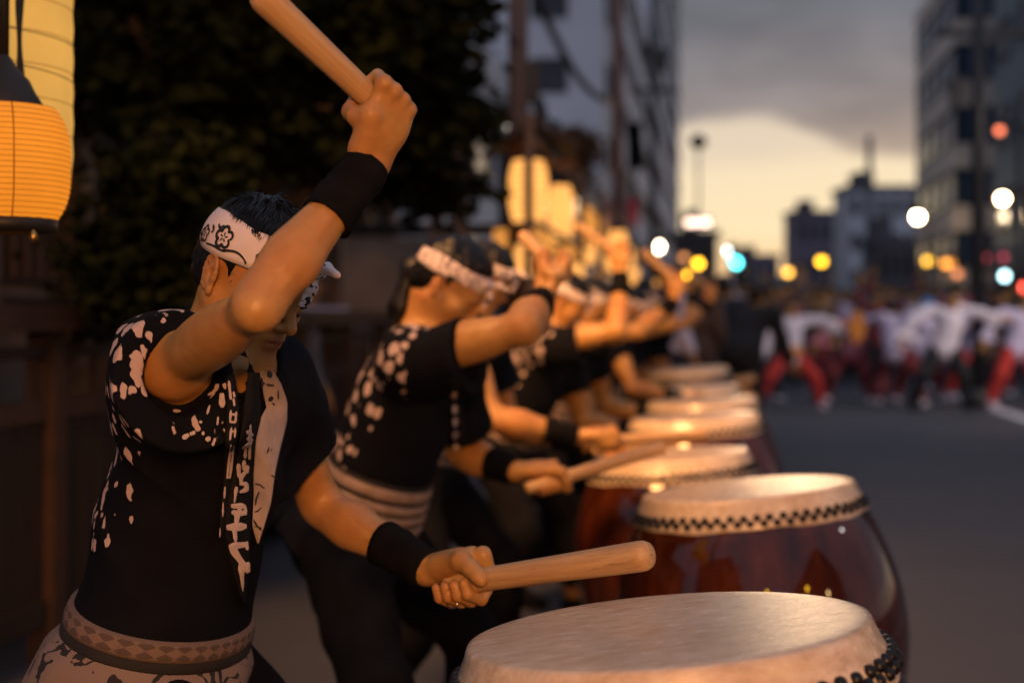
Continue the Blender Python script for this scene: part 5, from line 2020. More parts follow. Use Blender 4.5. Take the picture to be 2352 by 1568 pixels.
# (px of centre, py of centre of the head, distance, tilt to the left deg, tilt away deg)
drum_spots = [(1530, 1436, 1.70, 5.5, 2.4), (1716, 1118, 3.27, 5.5, 1.7), (1540, 1042, 4.45, 4.5, 0.6), (1594, 954, 5.40, 3.5, 0.0), (1612, 917, 6.4, 3.0, -0.3), (1590, 888, 7.4, 3.0, -0.5), (1575, 846, 8.3, 3.5, -0.5)]
proto = make_drum()
drum_pos = []
for i, (px, py, d, tl, ta) in enumerate(drum_spots):
    o = proto if i == 0 else copy_tree(proto)
    p = P(px, py, d)
    drum_pos.append(p)
    ax = Vector((-math.sin(R(tl)), math.sin(R(ta)), 1)).normalized()
    rot = Vector((0, 0, 1)).rotation_difference(ax).to_matrix() @ Matrix.Rotation(R(37 * i + 10), 3, 'Z')
    o.location = p
    o.rotation_euler = rot.to_euler()
    tag(o, drum_labels[i], 'drum', 'taiko drums in a row along the street')
    o['rot'] = 0
    del o['rot']
    A = np.array(rot)
    # stand built upright under the tilted barrel (its height follows the drum)
    inv = A.T @ np.eye(3)
    for k in range(4):
        a = R(45 + 90 * k)
        top = np.array([math.cos(a) * 0.262, math.sin(a) * 0.262, -0.52])
        ft = np.array([math.cos(a) * 0.36, math.sin(a) * 0.36, -p[2] + 0.012])
        MB().tube([A.T @ top, A.T @ ft], [0.026, 0.03], 8).obj('stand_leg', M['stand_wood'], o)
    for k in range(2):
        a = R(45 + 90 * k)
        dd = np.array([math.cos(a) * 0.33, math.sin(a) * 0.33, 0])
        z = np.array([0, 0, -0.675 - 0.05 * k])
        MB().tube([A.T @ (z - dd), A.T @ (z + dd)], 0.022, 8).obj('stand_bar', M['stand_wood'], o)

# ------------------------------------------------------------------ first drummer
J = dict(
    pelvis=P(345, 1530, 2.02), neck=P(520, 800, 1.99), kneef=0.25, stepR=0.18, stepL=0.14,
    shR=P(402, 836, 1.85), elR=P(592, 704, 1.60), wrR=P(846, 378, 1.70),
    shL=P(610, 885, 2.12), elL=P(738, 1160, 2.24), wrL=P(985, 1308, 2.09),
    head=P(577, 639, 1.97), H=head_frame(33, 28, -5), hq=0.85,
    gripR=P(866, 250, 1.70), stickR=nrm(P(610, 0, 1.60) - P(836, 212, 1.69)), palmR=np.array([0.25, -1, 0.1]),
    gripL=P(1058, 1338, 2.05), stickL=nrm(P(1530, 1268, 1.86) - P(1125, 1328, 2.03)), palmL=np.array([-0.25, 0.22, 0.95]),
    stance=0.27, armq=0.80, armqR=0.66, armqL=0.76, hipw=0.06, veins=True, sleevek=0.085, dropR=0.027, dropL=0.008, girth=0.97,
)


def hero_dots(q, v):
    px, py = proj(v)
    front = (px > 352 - (py - 760) * 0.10) & (py > 760)
    back = ~front & (py < 1270)
    m = back.astype(float)
    chest = (px > 395) & (px < 520) & (py > 880) & (py < 1010) & (q[:, 0] > 0)
    m = np.maximum(m, chest * 0.9)
    far = q[:, 1] > 0.10
    m[far & (q[:, 0] > -0.02)] = 0
    return m


def hero_cut(g):
    C, H = J['head'], J['H']
    g.ell(C + np.array([0.030, 0, -0.050]) @ H, H, (0.082, 0.072, 0.076), 0.01, 's')
    g.rc(C + np.array([-0.01, 0, -0.05]) @ H, J['neck'] + J['T'][0] * 0.030 + J['T'][2] * 0.01, 0.062, 0.052, 0.012, 's')
    # V of the open neck, between the two lapels
    for i in range(6):
        t = i / 5
        a = P(552 - 3 * t, 835 + 140 * t, 1.78)
        b = P(552 - 3 * t, 835 + 140 * t, 1.96)
        g.rc(a, b, 0.0105 - 0.0075 * t, 0.0105 - 0.0075 * t, 0.004, 's')


def hero_extra(c, J):
    root, base, g = c['root'], c['base'], c['g']
    z = lambda pts: [(441 + x * 0.3631, 808.5 + y * 0.3631) for x, y in pts]
    # pale pleated panel on the far breast
    l = z([(425, 120), (452, 270), (470, 350), (440, 400), (402, 560), (388, 780), (390, 900), (380, 1100), (412, 1210)])
    r = z([(505, 110), (560, 190), (604, 310), (602, 440), (562, 600), (527, 760), (502, 950), (462, 1085), (420, 1212)])
    V, f = strip_px(g, l, r, 0.0045, 0.005, 34, 14, 0.0022)
    pn = part('breast_panel', V, f, M['panel_pale'], c['happi'], base)
    mb = MB()
    for pts, w in (([(485, 122), (496, 160)], 26), ([(490, 285), (508, 305)], 30), ([(436, 160), (448, 195), (462, 200)], 10), ([(470, 205), (520, 212)], 10), ([(545, 240), (546, 300)], 8),
                   ([(398, 832), (430, 838), (460, 862)], 8), ([(425, 880), (405, 930), (402, 970)], 10), ([(500, 775), (530, 795)], 8), ([(388, 1060), (410, 1095), (440, 1128)], 9),
                   ([(487, 600), (476, 640)], 8), ([(505, 610), (500, 625)], 7), ([(440, 980), (415, 1005), (395, 1010)], 7), ([(505, 320), (525, 335)], 8), ([(455, 190), (440, 225)], 7), ([(395, 1100), (440, 1110)], 7)):
        stroke_px(mb, g, z(pts), w * 0.3631 * 1.2, 0.0082, None, 3)
    tag(mb.obj('panel_print', M['print_black'], pn, base), kind='stuff')
    # near lapel and far lapel, overlapping down to the sash
    l = z([(212, 140), (222, 300), (215, 500), (200, 800), (180, 1000), (172, 1180)])
    r = z([(268, 140), (296, 300), (298, 440), (286, 640), (262, 850), (232, 1080)])
    V, f = strip_px(g, l, r, 0.006, 0.010, 30, 4)
    near = part('collar', V, f, M['collar_cloth'], c['happi'], base)
    l = z([(352, 130), (325, 400), (288, 640), (245, 850), (206, 1080), (222, 1250), (270, 1420), (300, 1530)])
    r = z([(428, 130), (438, 380), (402, 560), (386, 780), (376, 1000), (364, 1300), (352, 1500), (345, 1600)])
    V, f = strip_px(g, l, r, 0.0095, 0.014, 40, 5)
    farl = part('collar', V, f, M['collar_cloth'], c['happi'], base)
    big = MB()
    S_ = lambda pts, w, w1=None: stroke_px(big, g, z(pts), w * 0.3631 * 1.35, 0.0120, None if w1 is None else w1 * 0.3631, 3)
    S_([(372, 458), (368, 520), (364, 678)], 15); S_([(345, 500), (386, 530)], 20); S_([(345, 545), (386, 560)], 20); S_([(318, 612), (350, 590), (380, 570)], 20)
    S_([(341, 600), (335, 672)], 15)
    S_([(330, 682), (328, 745)], 18); S_([(294, 705), (298, 790)], 20); S_([(298, 800), (328, 770), (352, 735)], 20); S_([(350, 715), (346, 765)], 20); S_([(312, 770), (310, 832)], 17)
    S_([(300, 832), (345, 832), (345, 868), (302, 886)], 20); S_([(282, 850), (268, 950)], 20, 12)
    S_([(246, 972), (338, 972)], 26); S_([(250, 1012), (338, 1018)], 24); S_([(300, 985), (300, 1022)], 20); S_([(336, 970), (340, 1030)], 15); S_([(290, 1000), (280, 1082)], 26)
    S_([(218, 1108), (346, 1100)], 36); S_([(264, 1080), (277, 1200)], 32, 20)
    S_([(233, 1228), (348, 1214)], 30); S_([(240, 1222), (300, 1308), (358, 1392)], 32); S_([(346, 1195), (350, 1250)], 15); S_([(354, 1325), (356, 1392)], 20)
    S_([(310, 1338), (315, 1400), (322, 1512)], 36, 9)
    tag(big.obj('lettering', M['print_pale'], farl, base), kind='stuff')
    sm = MB()
    for pts, w in (([(232, 180), (246, 300)], 18), ([(262, 290), (268, 340)], 14), ([(246, 365), (240, 445)], 15), ([(280, 375), (275, 445)], 14), ([(244, 392), (282, 396)], 16), ([(242, 440), (276, 444)], 16),
                   ([(250, 475), (240, 555)], 15), ([(274, 478), (270, 540)], 13), ([(246, 500), (272, 500)], 12), ([(246, 585), (222, 800)], 15), ([(266, 590), (240, 800)], 15), ([(240, 640), (262, 640)], 14),
                   ([(235, 705), (254, 705)], 13), ([(226, 790), (244, 790)], 14), ([(209, 850), (205, 925)], 13), ([(198, 950), (195, 1042)], 11), ([(178, 1110), (176, 1170)], 8), ([(262, 250), (270, 285)], 14)):
        stroke_px(sm, g, z(pts), w * 0.3631, 0.0078, None, 3)
    tag(sm.obj('lettering', M['print_pale'], near, base), kind='stuff')
    sp = MB()
    for pts, w in (([(188, 258), (192, 350)], 36), ([(112, 335), (95, 392)], 15), ([(165, 408), (160, 462)], 13), ([(96, 535), (108, 562)], 34), ([(147, 542), (130, 592)], 17), ([(52, 432), (58, 450)], 20),
                   ([(70, 500), (70, 525)], 17), ([(-14, 520), (20, 505)], 24), ([(-60, 545), (-20, 520)], 30)):
        stroke_px(sp, g, z(pts), w * 0.3631, 0.0016, None, 3)
    tag(sp.obj('breast_spots', M['print_pale'], c['happi'], base), kind='stuff')
    # headband print: blossom outlines and scrolls laid on the cloth
    hb, bc, Tb = c['hb'], c['bc'], c['Tb']
    mb = MB()

    def bp(a, h):
        a = np.radians(np.asarray(a, float))
        d = np.cos(a)[:, None] * Tb[0] + np.sin(a)[:, None] * Tb[1]
        o = bc + np.asarray(h)[:, None] * Tb[2] + d * 0.25
        return c['sc'](hb.march(o, -d, 0, 0.0052, 45))

    def line(pts, w):
        pts = np.asarray(pts, float)     # (angle deg, height mm)
        k = 1.6                          # mm per degree at the band
        x = pts * np.array([k, 1.0])
        for _ in range(3):
            x = np.concatenate([x[:1], np.stack([0.75 * x[:-1] + 0.25 * x[1:], 0.25 * x[:-1] + 0.75 * x[1:]], 1).reshape(-1, 2), x[-1:]])
        seg = np.concatenate([[0], np.cumsum(np.linalg.norm(np.diff(x, axis=0), axis=-1))])
        n = max(4, int(seg[-1] / 0.9))
        t = np.linspace(0, seg[-1], n)
        x = np.stack([np.interp(t, seg, x[:, 0]), np.interp(t, seg, x[:, 1])], -1)
        tg = np.gradient(x, axis=0)
        tg /= np.maximum(1e-6, np.linalg.norm(tg, axis=-1, keepdims=True))
        nn = np.stack([-tg[:, 1], tg[:, 0]], -1)
        ww = w * 0.5 * (0.7 + 0.5 * np.sin(np.linspace(0.2, 2.9, n)))[:, None]
        e = [x + nn * ww, x - nn * ww]
        e = [bp(q[:, 0] / k, q[:, 1] / 1000) for q in e]
        if np.isfinite(e[0]).all() and np.isfinite(e[1]).all():
            V = np.stack(e, 1).reshape(-1, 3)
            mb.add(V, [(2 * i, 2 * i + 1, 2 * i + 3, 2 * i + 2) for i in range(n - 1)])

    def blossom(a0, h0, r, w, n=5, ph=0.3):
        pts = []
        for i in range(n * 10 + 1):
            t = i / (n * 10) * 2 * math.pi
            rr = r * (0.62 + 0.42 * abs(math.sin(n * t / 2 + ph)) ** 0.6)
            pts.append((a0 + rr * math.cos(t) / 1.6, h0 + rr * math.sin(t)))
        line(pts, w)
        for i in range(n):
            t = 2 * math.pi * i / n + 0.4
            line([(a0 + 0.12 * r * math.cos(t) / 1.6, h0 + 0.12 * r * math.sin(t)), (a0 + 0.5 * r * math.cos(t) / 1.6, h0 + 0.5 * r * math.sin(t))], w * 0.5)
    blossom(-90, 57, 17, 5.0)
    blossom(-122, 47, 13, 4.2)
    blossom(-40, 50, 13, 4.0)
    blossom(-160, 60, 12, 3.6)
    blossom(10, 56, 13, 3.6)
    line([(-112, 35), (-98, 38), (-86, 36), (-76, 43), (-66, 45), (-58, 38), (-56, 33)], 3.6)
    line([(-114, 66), (-108, 60), (-110, 54)], 4.5)
    line([(-140, 36), (-132, 44), (-124, 36)], 4)
    line([(-106, 72), (-101, 66), (-97, 74)], 4)
    line([(-30, 68), (-20, 60), (-12, 68)], 3.5)
    tag(mb.obj('headband_print', M['print_black'], c['band'], base), kind='stuff')
    # silver ring on the little-finger side of the lower hand
    h = c['hd']['L']
    ce = h['pos'](-0.0105, 205, 0.0265)
    tg = nrm(h['pos'](-0.0105, 225, 0.0255) - h['pos'](-0.0105, 185, 0.0265))
    X = nrm(np.cross(tg, h['S']))
    MB().tube([ce + 0.0106 * (math.cos(t) * X + math.sin(t) * np.cross(tg, X)) for t in np.linspace(0, 2 * math.pi, 25)], 0.0014, 6, False).obj('finger_ring', M['silver'], root, base, True)
    # brows and lashes
    C, H = J['head'], J['H']
    w = lambda x, y, q: C + np.array([x, y, q]) @ H
    for q in (-1, 1):
        s = SDF()
        s.chain([w(0.1005, q * 0.014, 0.016), w(0.098, q * 0.030, 0.020), w(0.086, q * 0.047, 0.016)], [0.0042, 0.0045, 0.0028], 0.004)
        v, f = s.mesh(0.0018)
        part('eyebrow', c['sc'](v), f, M['hair_black'], root, base)
        s = SDF()
        s.chain([w(0.0915, q * 0.018, -0.0165), w(0.0955, q * 0.031, -0.0165), w(0.0885, q * 0.045, -0.0140)], [0.0016, 0.0020, 0.0014], 0.003)
        v, f = s.mesh(0.0014)
        part('eyelashes', c['sc'](v), f, M['hair_black'], root, base)


_t = NT('silver')
_t.set(Base_Color=(0.6, 0.58, 0.55), Metallic=1.0, Roughness=0.25)

RES1 = 0.0032
make_drummer(J, 'foremost drummer in dotted black happi, one bare arm raised high across his face', 'drummers standing in line behind their drums',
             dict(hero=True, res=RES1, strands=11000, dots=hero_dots, gcut=hero_cut, extra=hero_extra, cloth='happi_cloth', belt=0.150, rsL=0.0175, hs=0.98, hsR=0.80, rsR=0.0140, thumbR=(0.016, 0.022, 0.022, 0.020), thumbL=(0.026, 0.048, 0.062, 0.068), thangL=(-34, -58, -80, -92), infl=0.012, sleeveR=(0.044, 0.080, 0.079),
                  sleeveL=(0.130, 0.067, 0.074), flare=0.016, wr=0.0085, band0=0.026, band1=0.090, knot_ang=4,
                  bands=[('obi_weave', -0.010, 0.017, 0.0055), ('obi_black', -0.026, -0.010, 0.0045)], skirt_h=(-0.024, -0.125)))
stick(P(590, -20, 1.59), P(925, 296, 1.725), 0.0140, 0.0180, 'thick wooden drumstick raised at the top edge of the photo', 'wooden drumsticks')
gl, sl = J['gripL'], J['stickL']
stick(gl + sl * 0.325, gl - sl * 0.026, 0.0160, 0.0205, 'wooden drumstick held level above the nearest drum, thicker at its rounded tip', 'wooden drumsticks')

# ------------------------------------------------------------------ second drummer
J2 = dict(
    pelvis=P(822, 1215, 3.25), neck=P(985, 775, 3.20),
    shR=P(945, 822, 3.05), elR=P(1205, 752, 2.94), wrR=P(1243, 690, 3.14),
    shL=P(1040, 880, 3.36), elL=P(1062, 1040, 3.46), wrL=P(1188, 1082, 3.30),
    head=P(1024, 656, 3.18), H=head_frame(8, 34, 0), hq=0.82, armq=0.92,
    gripR=P(1272, 618, 3.18), stickR=nrm(np.array([-0.22, 0.92, 0.30])), palmR=np.array([0.3, -1, 0.1]),
    gripL=P(1262, 1106, 3.27), stickL=nrm(P(1515, 1022, 3.35) - P(1290, 1090, 3.27)), palmL=np.array([-0.25, -0.35, 1.0]),
    stance=0.36, dropR=0.020, dropL=0.008, stepR=0.0, stepL=0.16, girth=0.98)


def dots2(q, v):
    # yoke over the shoulder and down the spine
    px, py = proj(v)
    x, y, z = q[:, 0], q[:, 1], q[:, 2]
    edge = 0.030 - 0.055 * np.clip((-z - 0.10) / 0.25, 0, 1)
    edge = edge + 0.035 * (z > -0.12)
    m = ((x < edge) & (z > -0.42)).astype(float)
    sl = (y < -0.235) | (y > 0.235)
    m[sl] = 0
    return m


def extra2(c, J):
    g, base = c['g'], c['base']
    V, f = strip_px(g, [(1030, 870), (1040, 960), (1036, 1060), (1012, 1140), (985, 1190)], [(1052, 870), (1066, 960), (1062, 1060), (1040, 1140), (1010, 1195)], 0.006, 0.010, 22, 4)
    col = part('collar', V, f, M['collar_cloth'], c['happi'], base)
    mb = MB()
    for y in range(900, 1150, 30):
        x = 1036 + (y - 900) * 0.03 - max(0, y - 1040) * 0.22
        stroke_px(mb, g, [(x + 8, y), (x + 8, y + 19)], 9, 0.008, None, 4)
        stroke_px(mb, g, [(x + 2, y + 8), (x + 15, y + 6)], 6, 0.008, None, 4)
    tag(mb.obj('lettering', M['print_pale'], col, base), kind='stuff')


OBI_STRIPES = [('obi_black', 0.050, 0.060, 0.004), ('obi_plain', 0.026, 0.050, 0.006), ('obi_black', 0.016, 0.026, 0.004), ('obi_plain', -0.002, 0.016, 0.006), ('obi_black', -0.010, -0.002, 0.004),
               ('obi_plain', -0.026, -0.010, 0.006), ('obi_black', -0.036, -0.026, 0.004), ('obi_plain', -0.056, -0.036, 0.006)]
make_drummer(J2, 'long-haired drummer second in line, dotted yoke and striped sash, elbow lifted forward', 'drummers standing in line behind their drums',
             dict(res=0.0055, hs=0.88, dots=dots2, extra=extra2, cloth='happi_cloth_round', belt=0.20, bands=OBI_STRIPES, skirt=True, skirt_h=(-0.056, -0.15), flare=0.02, skirtmat='black_cloth', sleeveR=(0.135, 0.078, 0.084),
                  sleeveL=(0.12, 0.076, 0.085), ponytail=True, hairmat='hair_black', band0=0.026, band1=0.072, knot_ang=0, strands=900, hairtop=0.012, strandlen=(0.03, 0.06)))
stick(J2['gripR'] + J2['stickR'] * 0.30, J2['gripR'] - J2['stickR'] * 0.06, 0.0145, 0.0165, 'blurred drumstick held upright in the fist above the second drummer', 'wooden drumsticks')
stick(J2['gripL'] + J2['stickL'] * 0.30, J2['gripL'] - J2['stickL'] * 0.06, 0.0145, 0.0165, 'blurred drumstick reaching from the second drummer towards the third drum', 'wooden drumsticks')

# ------------------------------------------------------------------ the others down the line
def shifted(dd, dx, up, pitch, yaw, dz=0.0, lean=0.0):
    """the second drummer's stance moved dd further along the row, arms changed"""
    off = np.array([0.142 * dd + dx, dd, dz])
    K = {}
    for k, v in J2.items():
        K[k] = v + off if k in ('pelvis', 'neck', 'shR', 'elR', 'wrR', 'shL', 'elL', 'wrL', 'head', 'gripR', 'gripL') else v
    for k in ('neck', 'shR', 'shL', 'head'):
        K[k] = K[k] + np.array([lean, 0, -abs(lean) * 0.4])
    K['H'] = head_frame(yaw, pitch, 5)
    S, E = K['shR'], None
    if up == 'high':
        K['elR'] = S + np.array([0.25, -0.09, 0.05]); K['wrR'] = K['elR'] + np.array([0.02, 0.12, 0.20]); K['gripR'] = K['wrR'] + np.array([0.0, 0.03, 0.08])
        K['stickR'] = nrm([-0.5, 0.75, 0.4]); K['palmR'] = np.array([0.3, -1, 0.1])
    elif up == 'down':
        K['elR'] = S + np.array([0.10, -0.08, -0.25]); K['wrR'] = K['elR'] + np.array([0.24, 0.03, -0.05]); K['gripR'] = K['wrR'] + np.array([0.085, 0.01, -0.015])
        K['stickR'] = nrm([0.95, 0.15, 0.05]); K['palmR'] = np.array([-0.2, -0.3, 1.0])
    elif up == 'mid':
        K['elR'] = S + np.array([0.26, -0.08, 0.03]); K['wrR'] = K['elR'] + np.array([0.16, 0.14, 0.12]); K['gripR'] = K['wrR'] + np.array([0.02, 0.02, 0.085])
        K['stickR'] = nrm([-0.4, 0.75, 0.5]); K['palmR'] = np.array([0.3, -1, 0.1])
    S = K['shL']
    lo = -0.27 if up != 'low' else -0.2
    K['elL'] = S + np.array([0.07, 0.06, -0.245]); K['wrL'] = K['elL'] + np.array([0.235, -0.06, -0.04]); K['gripL'] = K['wrL'] + np.array([0.085, -0.01, -0.015])
    K['stickL'] = nrm([0.95, 0.05, 0.12]); K['palmL'] = np.array([-0.2, -0.35, 1.0])
    for k in ('T', 'hipR', 'hipL', 'knR', 'knL', 'anR', 'anL', 'footR', 'footL'):
        K.pop(k, None)
    return K


others = [
    (1.05, -0.09, 'down', 30, 10, 0.05, 0.0, 'third drummer half hidden behind the second, headband showing past that brow'),
    (2.15, 0.02, 'high', 34, 5, 0.0, 0.02, 'fourth drummer with black wristband and fist lifted beside his white headband'),
    (3.05, 0.06, 'mid', 28, 12, 0.0, 0.0, 'blurred fifth drummer bending low with a bare forearm raised'),
    (4.0, 0.12, 'down', 34, 8, 0.0, 0.02, 'blurred sixth drummer leaning over the drum, both arms low'),
    (4.9, 0.14, 'high', 30, 8, 0.0, 0.0, 'blurred seventh drummer with one fist up, lanterns glowing behind it'),
    (5.8, 0.20, 'mid', 32, 10, 0.02, 0.0, 'blurred eighth drummer, elbow forward, close before the farthest'),
    (6.7, 0.22, 'high', 30, 8, 0.0, 0.0, 'blurred farthest drummer in line with drumstick up, near white-shirted onlookers'),
]
words_ = ['third', 'fourth', 'fifth', 'sixth', 'seventh', 'eighth', 'farthest']
for i, (dd, dx, up, pitch, yaw, dz, lean, lab) in enumerate(others):
    K = shifted(dd, dx, up, pitch, yaw, dz, lean)
    make_drummer(K, lab, 'drummers standing in line behind their drums',
                 dict(res=0.010 if i < 2 else 0.013, hs=0.9, dots=dots2, cloth='happi_cloth_round', belt=0.20, bands=OBI_STRIPES, skirt=True, skirt_h=(-0.056, -0.15), flare=0.02, skirtmat='black_cloth',
                      sleeveR=(0.13, 0.078, 0.084), sleeveL=(0.12, 0.076, 0.085), hairmat='hair_black', band0=0.028, band1=0.072, knot_ang=0, seed=i + 3))
    stick(K['gripR'] + K['stickR'] * 0.30, K['gripR'] - K['stickR'] * 0.06, 0.0145, 0.0165,
          'blurred drumstick in the %s hand of the %s drummer' % ('lifted' if up != 'down' else 'nearer low', words_[i]), 'wooden drumsticks')
    stick(K['gripL'] + K['stickL'] * 0.30, K['gripL'] - K['stickL'] * 0.06, 0.0145, 0.0165,
          'blurred drumstick in the %s hand of the %s drummer' % ('low' if up != 'down' else 'farther low', words_[i]), 'wooden drumsticks')
# ------------------------------------------------------------------ dancers and onlookers down the street
def far_pose(kind):
    J = {}
    v = lambda *a: np.array(a, float)
    J['head'] = v(0.03, 0, 1.50); J['neck'] = v(0.0, 0, 1.36); J['pelvis'] = v(0, 0, 0.88)
    J['shR'] = v(0, -0.17, 1.33); J['shL'] = v(0, 0.17, 1.33)
    w, kn, an = 0.09, v(0.04, 0.11, 0.46), v(0.0, 0.12, 0.08)
    J['elR'], J['wrR'] = v(-0.02, -0.23, 1.06), v(0.08, -0.23, 0.84)
    J['elL'], J['wrL'] = v(-0.02, 0.23, 1.06), v(0.08, 0.23, 0.84)
    legs = [(v(0.03, -0.10, 0.47), v(0, -0.12, 0.08)), (v(0.03, 0.10, 0.47), v(0, 0.12, 0.08))]
    if kind == 'spread':
        for k in ('head', 'neck', 'pelvis', 'shR', 'shL'):
            J[k] = J[k] + v(0, 0, -0.17)
        J['elR'], J['wrR'] = J['shR'] + v(0.06, -0.25, -0.10), J['shR'] + v(0.12, -0.44, -0.24)
        J['elL'], J['wrL'] = J['shL'] + v(0.06, 0.26, 0.0), J['shL'] + v(0.10, 0.49, -0.06)
        legs = [(v(0.10, -0.33, 0.42), v(0.02, -0.44, 0.08)), (v(0.10, 0.30, 0.42), v(0.02, 0.40, 0.08))]
    elif kind == 'reach':
        for k in ('head', 'neck', 'pelvis', 'shR', 'shL'):
            J[k] = J[k] + v(0, 0, -0.12)
        for k in ('head', 'neck'):
            J[k] = J[k] + v(0.05, 0.08, -0.05)
        J['elR'], J['wrR'] = J['shR'] + v(0.08, -0.24, -0.14), J['shR'] + v(0.15, -0.36, -0.36)
        J['elL'], J['wrL'] = J['shL'] + v(0.06, 0.26, -0.05), J['shL'] + v(0.10, 0.50, -0.10)
        legs = [(v(0.10, -0.28, 0.43), v(0.0, -0.38, 0.08)), (v(0.12, 0.20, 0.43), v(0.05, 0.26, 0.08))]
    elif kind == 'up':
        J['elR'], J['wrR'] = J['shR'] + v(0.05, -0.16, 0.20), J['shR'] + v(0.05, -0.12, 0.44)
    elif kind == 'bent':
        for k in ('head', 'neck', 'shR', 'shL'):
            J[k] = J[k] + v(0.22, 0, -0.16)
        J['elR'], J['wrR'] = J['shR'] + v(0.06, -0.05, -0.26), J['shR'] + v(0.20, -0.05, -0.42)
        J['elL'], J['wrL'] = J['shL'] + v(0.06, 0.05, -0.26), J['shL'] + v(0.20, 0.05, -0.42)
    for a, (k, n) in zip('RL', legs):
        J['kn' + a], J['an' + a] = k, n
        J['hip' + a] = J['pelvis'] + v(0, -0.085 if a == 'R' else 0.085, -0.03)
        J['foot' + a] = v(1, 0, 0)
        J['grip' + a] = J['wr' + a] + nrm(J['wr' + a] - J['el' + a]) * 0.09
    J['H'] = np.eye(3)
    U = nrm(J['neck'] - J['pelvis']); L = v(0, 1, 0)
    J['T'] = np.array([np.cross(L, U), L, U])
    return J


FAR = {}


def far_meshes(kind, long_hair=False, robe=False):
    key = (kind, long_hair, robe)
    if key in FAR:
        return FAR[key]
    J = far_pose(kind)
    C, H = J['head'], J['H']
    res = 0.022
    b = SDF()
    b.ell(C + np.array([-0.01, 0, 0.03]), H, (0.085, 0.072, 0.09), 0.02)
    b.ell(C + np.array([0.025, 0, -0.03]), H, (0.062, 0.058, 0.085), 0.02)
    b.rc(C + np.array([0.09, 0, -0.005]), C + np.array([0.108, 0, -0.032]), 0.010, 0.013, 0.01)
    for q in (-1, 1):
        b.ell(C + np.array([-0.01, q * 0.077, -0.01]), H, (0.018, 0.012, 0.03), 0.008)
    b.rc(C + np.array([-0.02, 0, -0.06]), J['neck'], 0.050, 0.058, 0.03)
    torso_prims(b, J, -0.006)
    arm_prims(b, J)
    leg_prims(b, J)
    for a in 'RL':
        f = nrm(J['wr' + a] - J['el' + a])
        s = nrm(np.cross(f, [0.3, 0.1, 1]))
        b.rc(J['wr' + a], J['wr' + a] + f * 0.08, 0.026, 0.030, 0.02)
        for k in range(4):
            b.rc(J['wr' + a] + f * 0.07 + s * 0.018 * (k - 1.5), J['wr' + a] + f * (0.165 - 0.012 * abs(k - 1.2)) + s * 0.021 * (k - 1.5), 0.010, 0.008, 0.004)
        b.rc(J['wr' + a] + f * 0.03 + s * 0.03, J['wr' + a] + f * 0.10 + s * 0.058, 0.012, 0.009, 0.008)
    out = {}
    v, f = b.mesh(0.014)
    out['body'] = make_mesh('body', v, f, True, {'tint': ('FLOAT', np.zeros(len(v)))})
    h = SDF()
    h.ell(C + np.array([-0.02, 0, 0.045]), H, (0.098, 0.088, 0.095), 0.02)
    h.ell(C + np.array([-0.055, 0, -0.01]), H, (0.052, 0.07, 0.075), 0.02)
    if long_hair:
        h.rc(C + np.array([-0.07, 0, 0.0]), C + np.array([-0.10, 0, -0.22]), 0.07, 0.055, 0.03)
    h.box(C + np.array([0.10, 0, -0.05]), H, (0.08, 0.12, 0.085), 0.01, 0.01, 's')
    v, f = h.mesh(res * 0.8)
    out['hair'] = make_mesh('hair', v, f)
    g = SDF()
    torso_prims(g, J, 0.018, 0.07)
    for a in 'RL':
        sh, el, wr = J['sh' + a], J['el' + a], J['wr' + a]
        g.rc(sh, el, 0.070, 0.066, 0.03)
        g.rc(el, lerp(el, wr, 0.65), 0.060, 0.056, 0.02)
        if kind in ('spread', 'reach'):
            m = lerp(el, wr, 0.5)
            g.ell(m + np.array([0, 0, -0.07]), np.array([nrm(wr - el), nrm(np.cross(wr - el, [0, 0, 1])), [0, 0, 1.]]), (0.10, 0.035, 0.07), 0.03)
    g.ell(J['pelvis'] + np.array([0, 0, -0.04]), J['T'], (0.135, 0.175, 0.16), 0.05)
    g.disp = lambda p: (snoise(p, 22, 9) * 0.006).astype(np.float32); g.amp = 0.01
    v, f = g.mesh(res)
    out['top'] = make_mesh('jacket', v, f)
    l = SDF()
    for a in 'RL':
        l.rc(J['hip' + a], J['kn' + a], 0.105, 0.085, 0.04)
        l.rc(J['kn' + a], lerp(J['kn' + a], J['an' + a], 0.85), 0.085, 0.068, 0.03)
    l.ell(J['pelvis'] + np.array([0, 0, -0.03]), J['T'], (0.125, 0.168, 0.12), 0.05)
    l.disp = lambda p: (snoise(p, 22, 2) * 0.007).astype(np.float32); l.amp = 0.01
    v, f = l.mesh(res)
    out['legs'] = make_mesh('trousers', v, f)
    for a in 'RL':
        s = SDF()
        an, fd = J['an' + a], J['foot' + a]
        s.rc(an + np.array([0, 0, -0.01]), an + np.array([0, 0, -0.04]), 0.045, 0.042, 0.02)
        s.rc(an + np.array([0, 0, -0.042]), an + fd * 0.16 + np.array([0, 0, -0.05]), 0.040, 0.030, 0.02)
        v, f = s.mesh(res)
        out['shoe' + a] = make_mesh('shoe', v, f)
    for k, mt in (('body', 'skin'), ('hair', 'hair_black'), ('top', 'c_white'), ('legs', 'c_red'), ('shoeR', 'c_white'), ('shoeL', 'c_white')):
        out[k].materials.append(M[mt])
    FAR[key] = (out, J)
    return FAR[key]


PARTN = dict(body='body', hair='hair', top='jacket', legs='trousers', shoeR='shoe', shoeL='shoe')


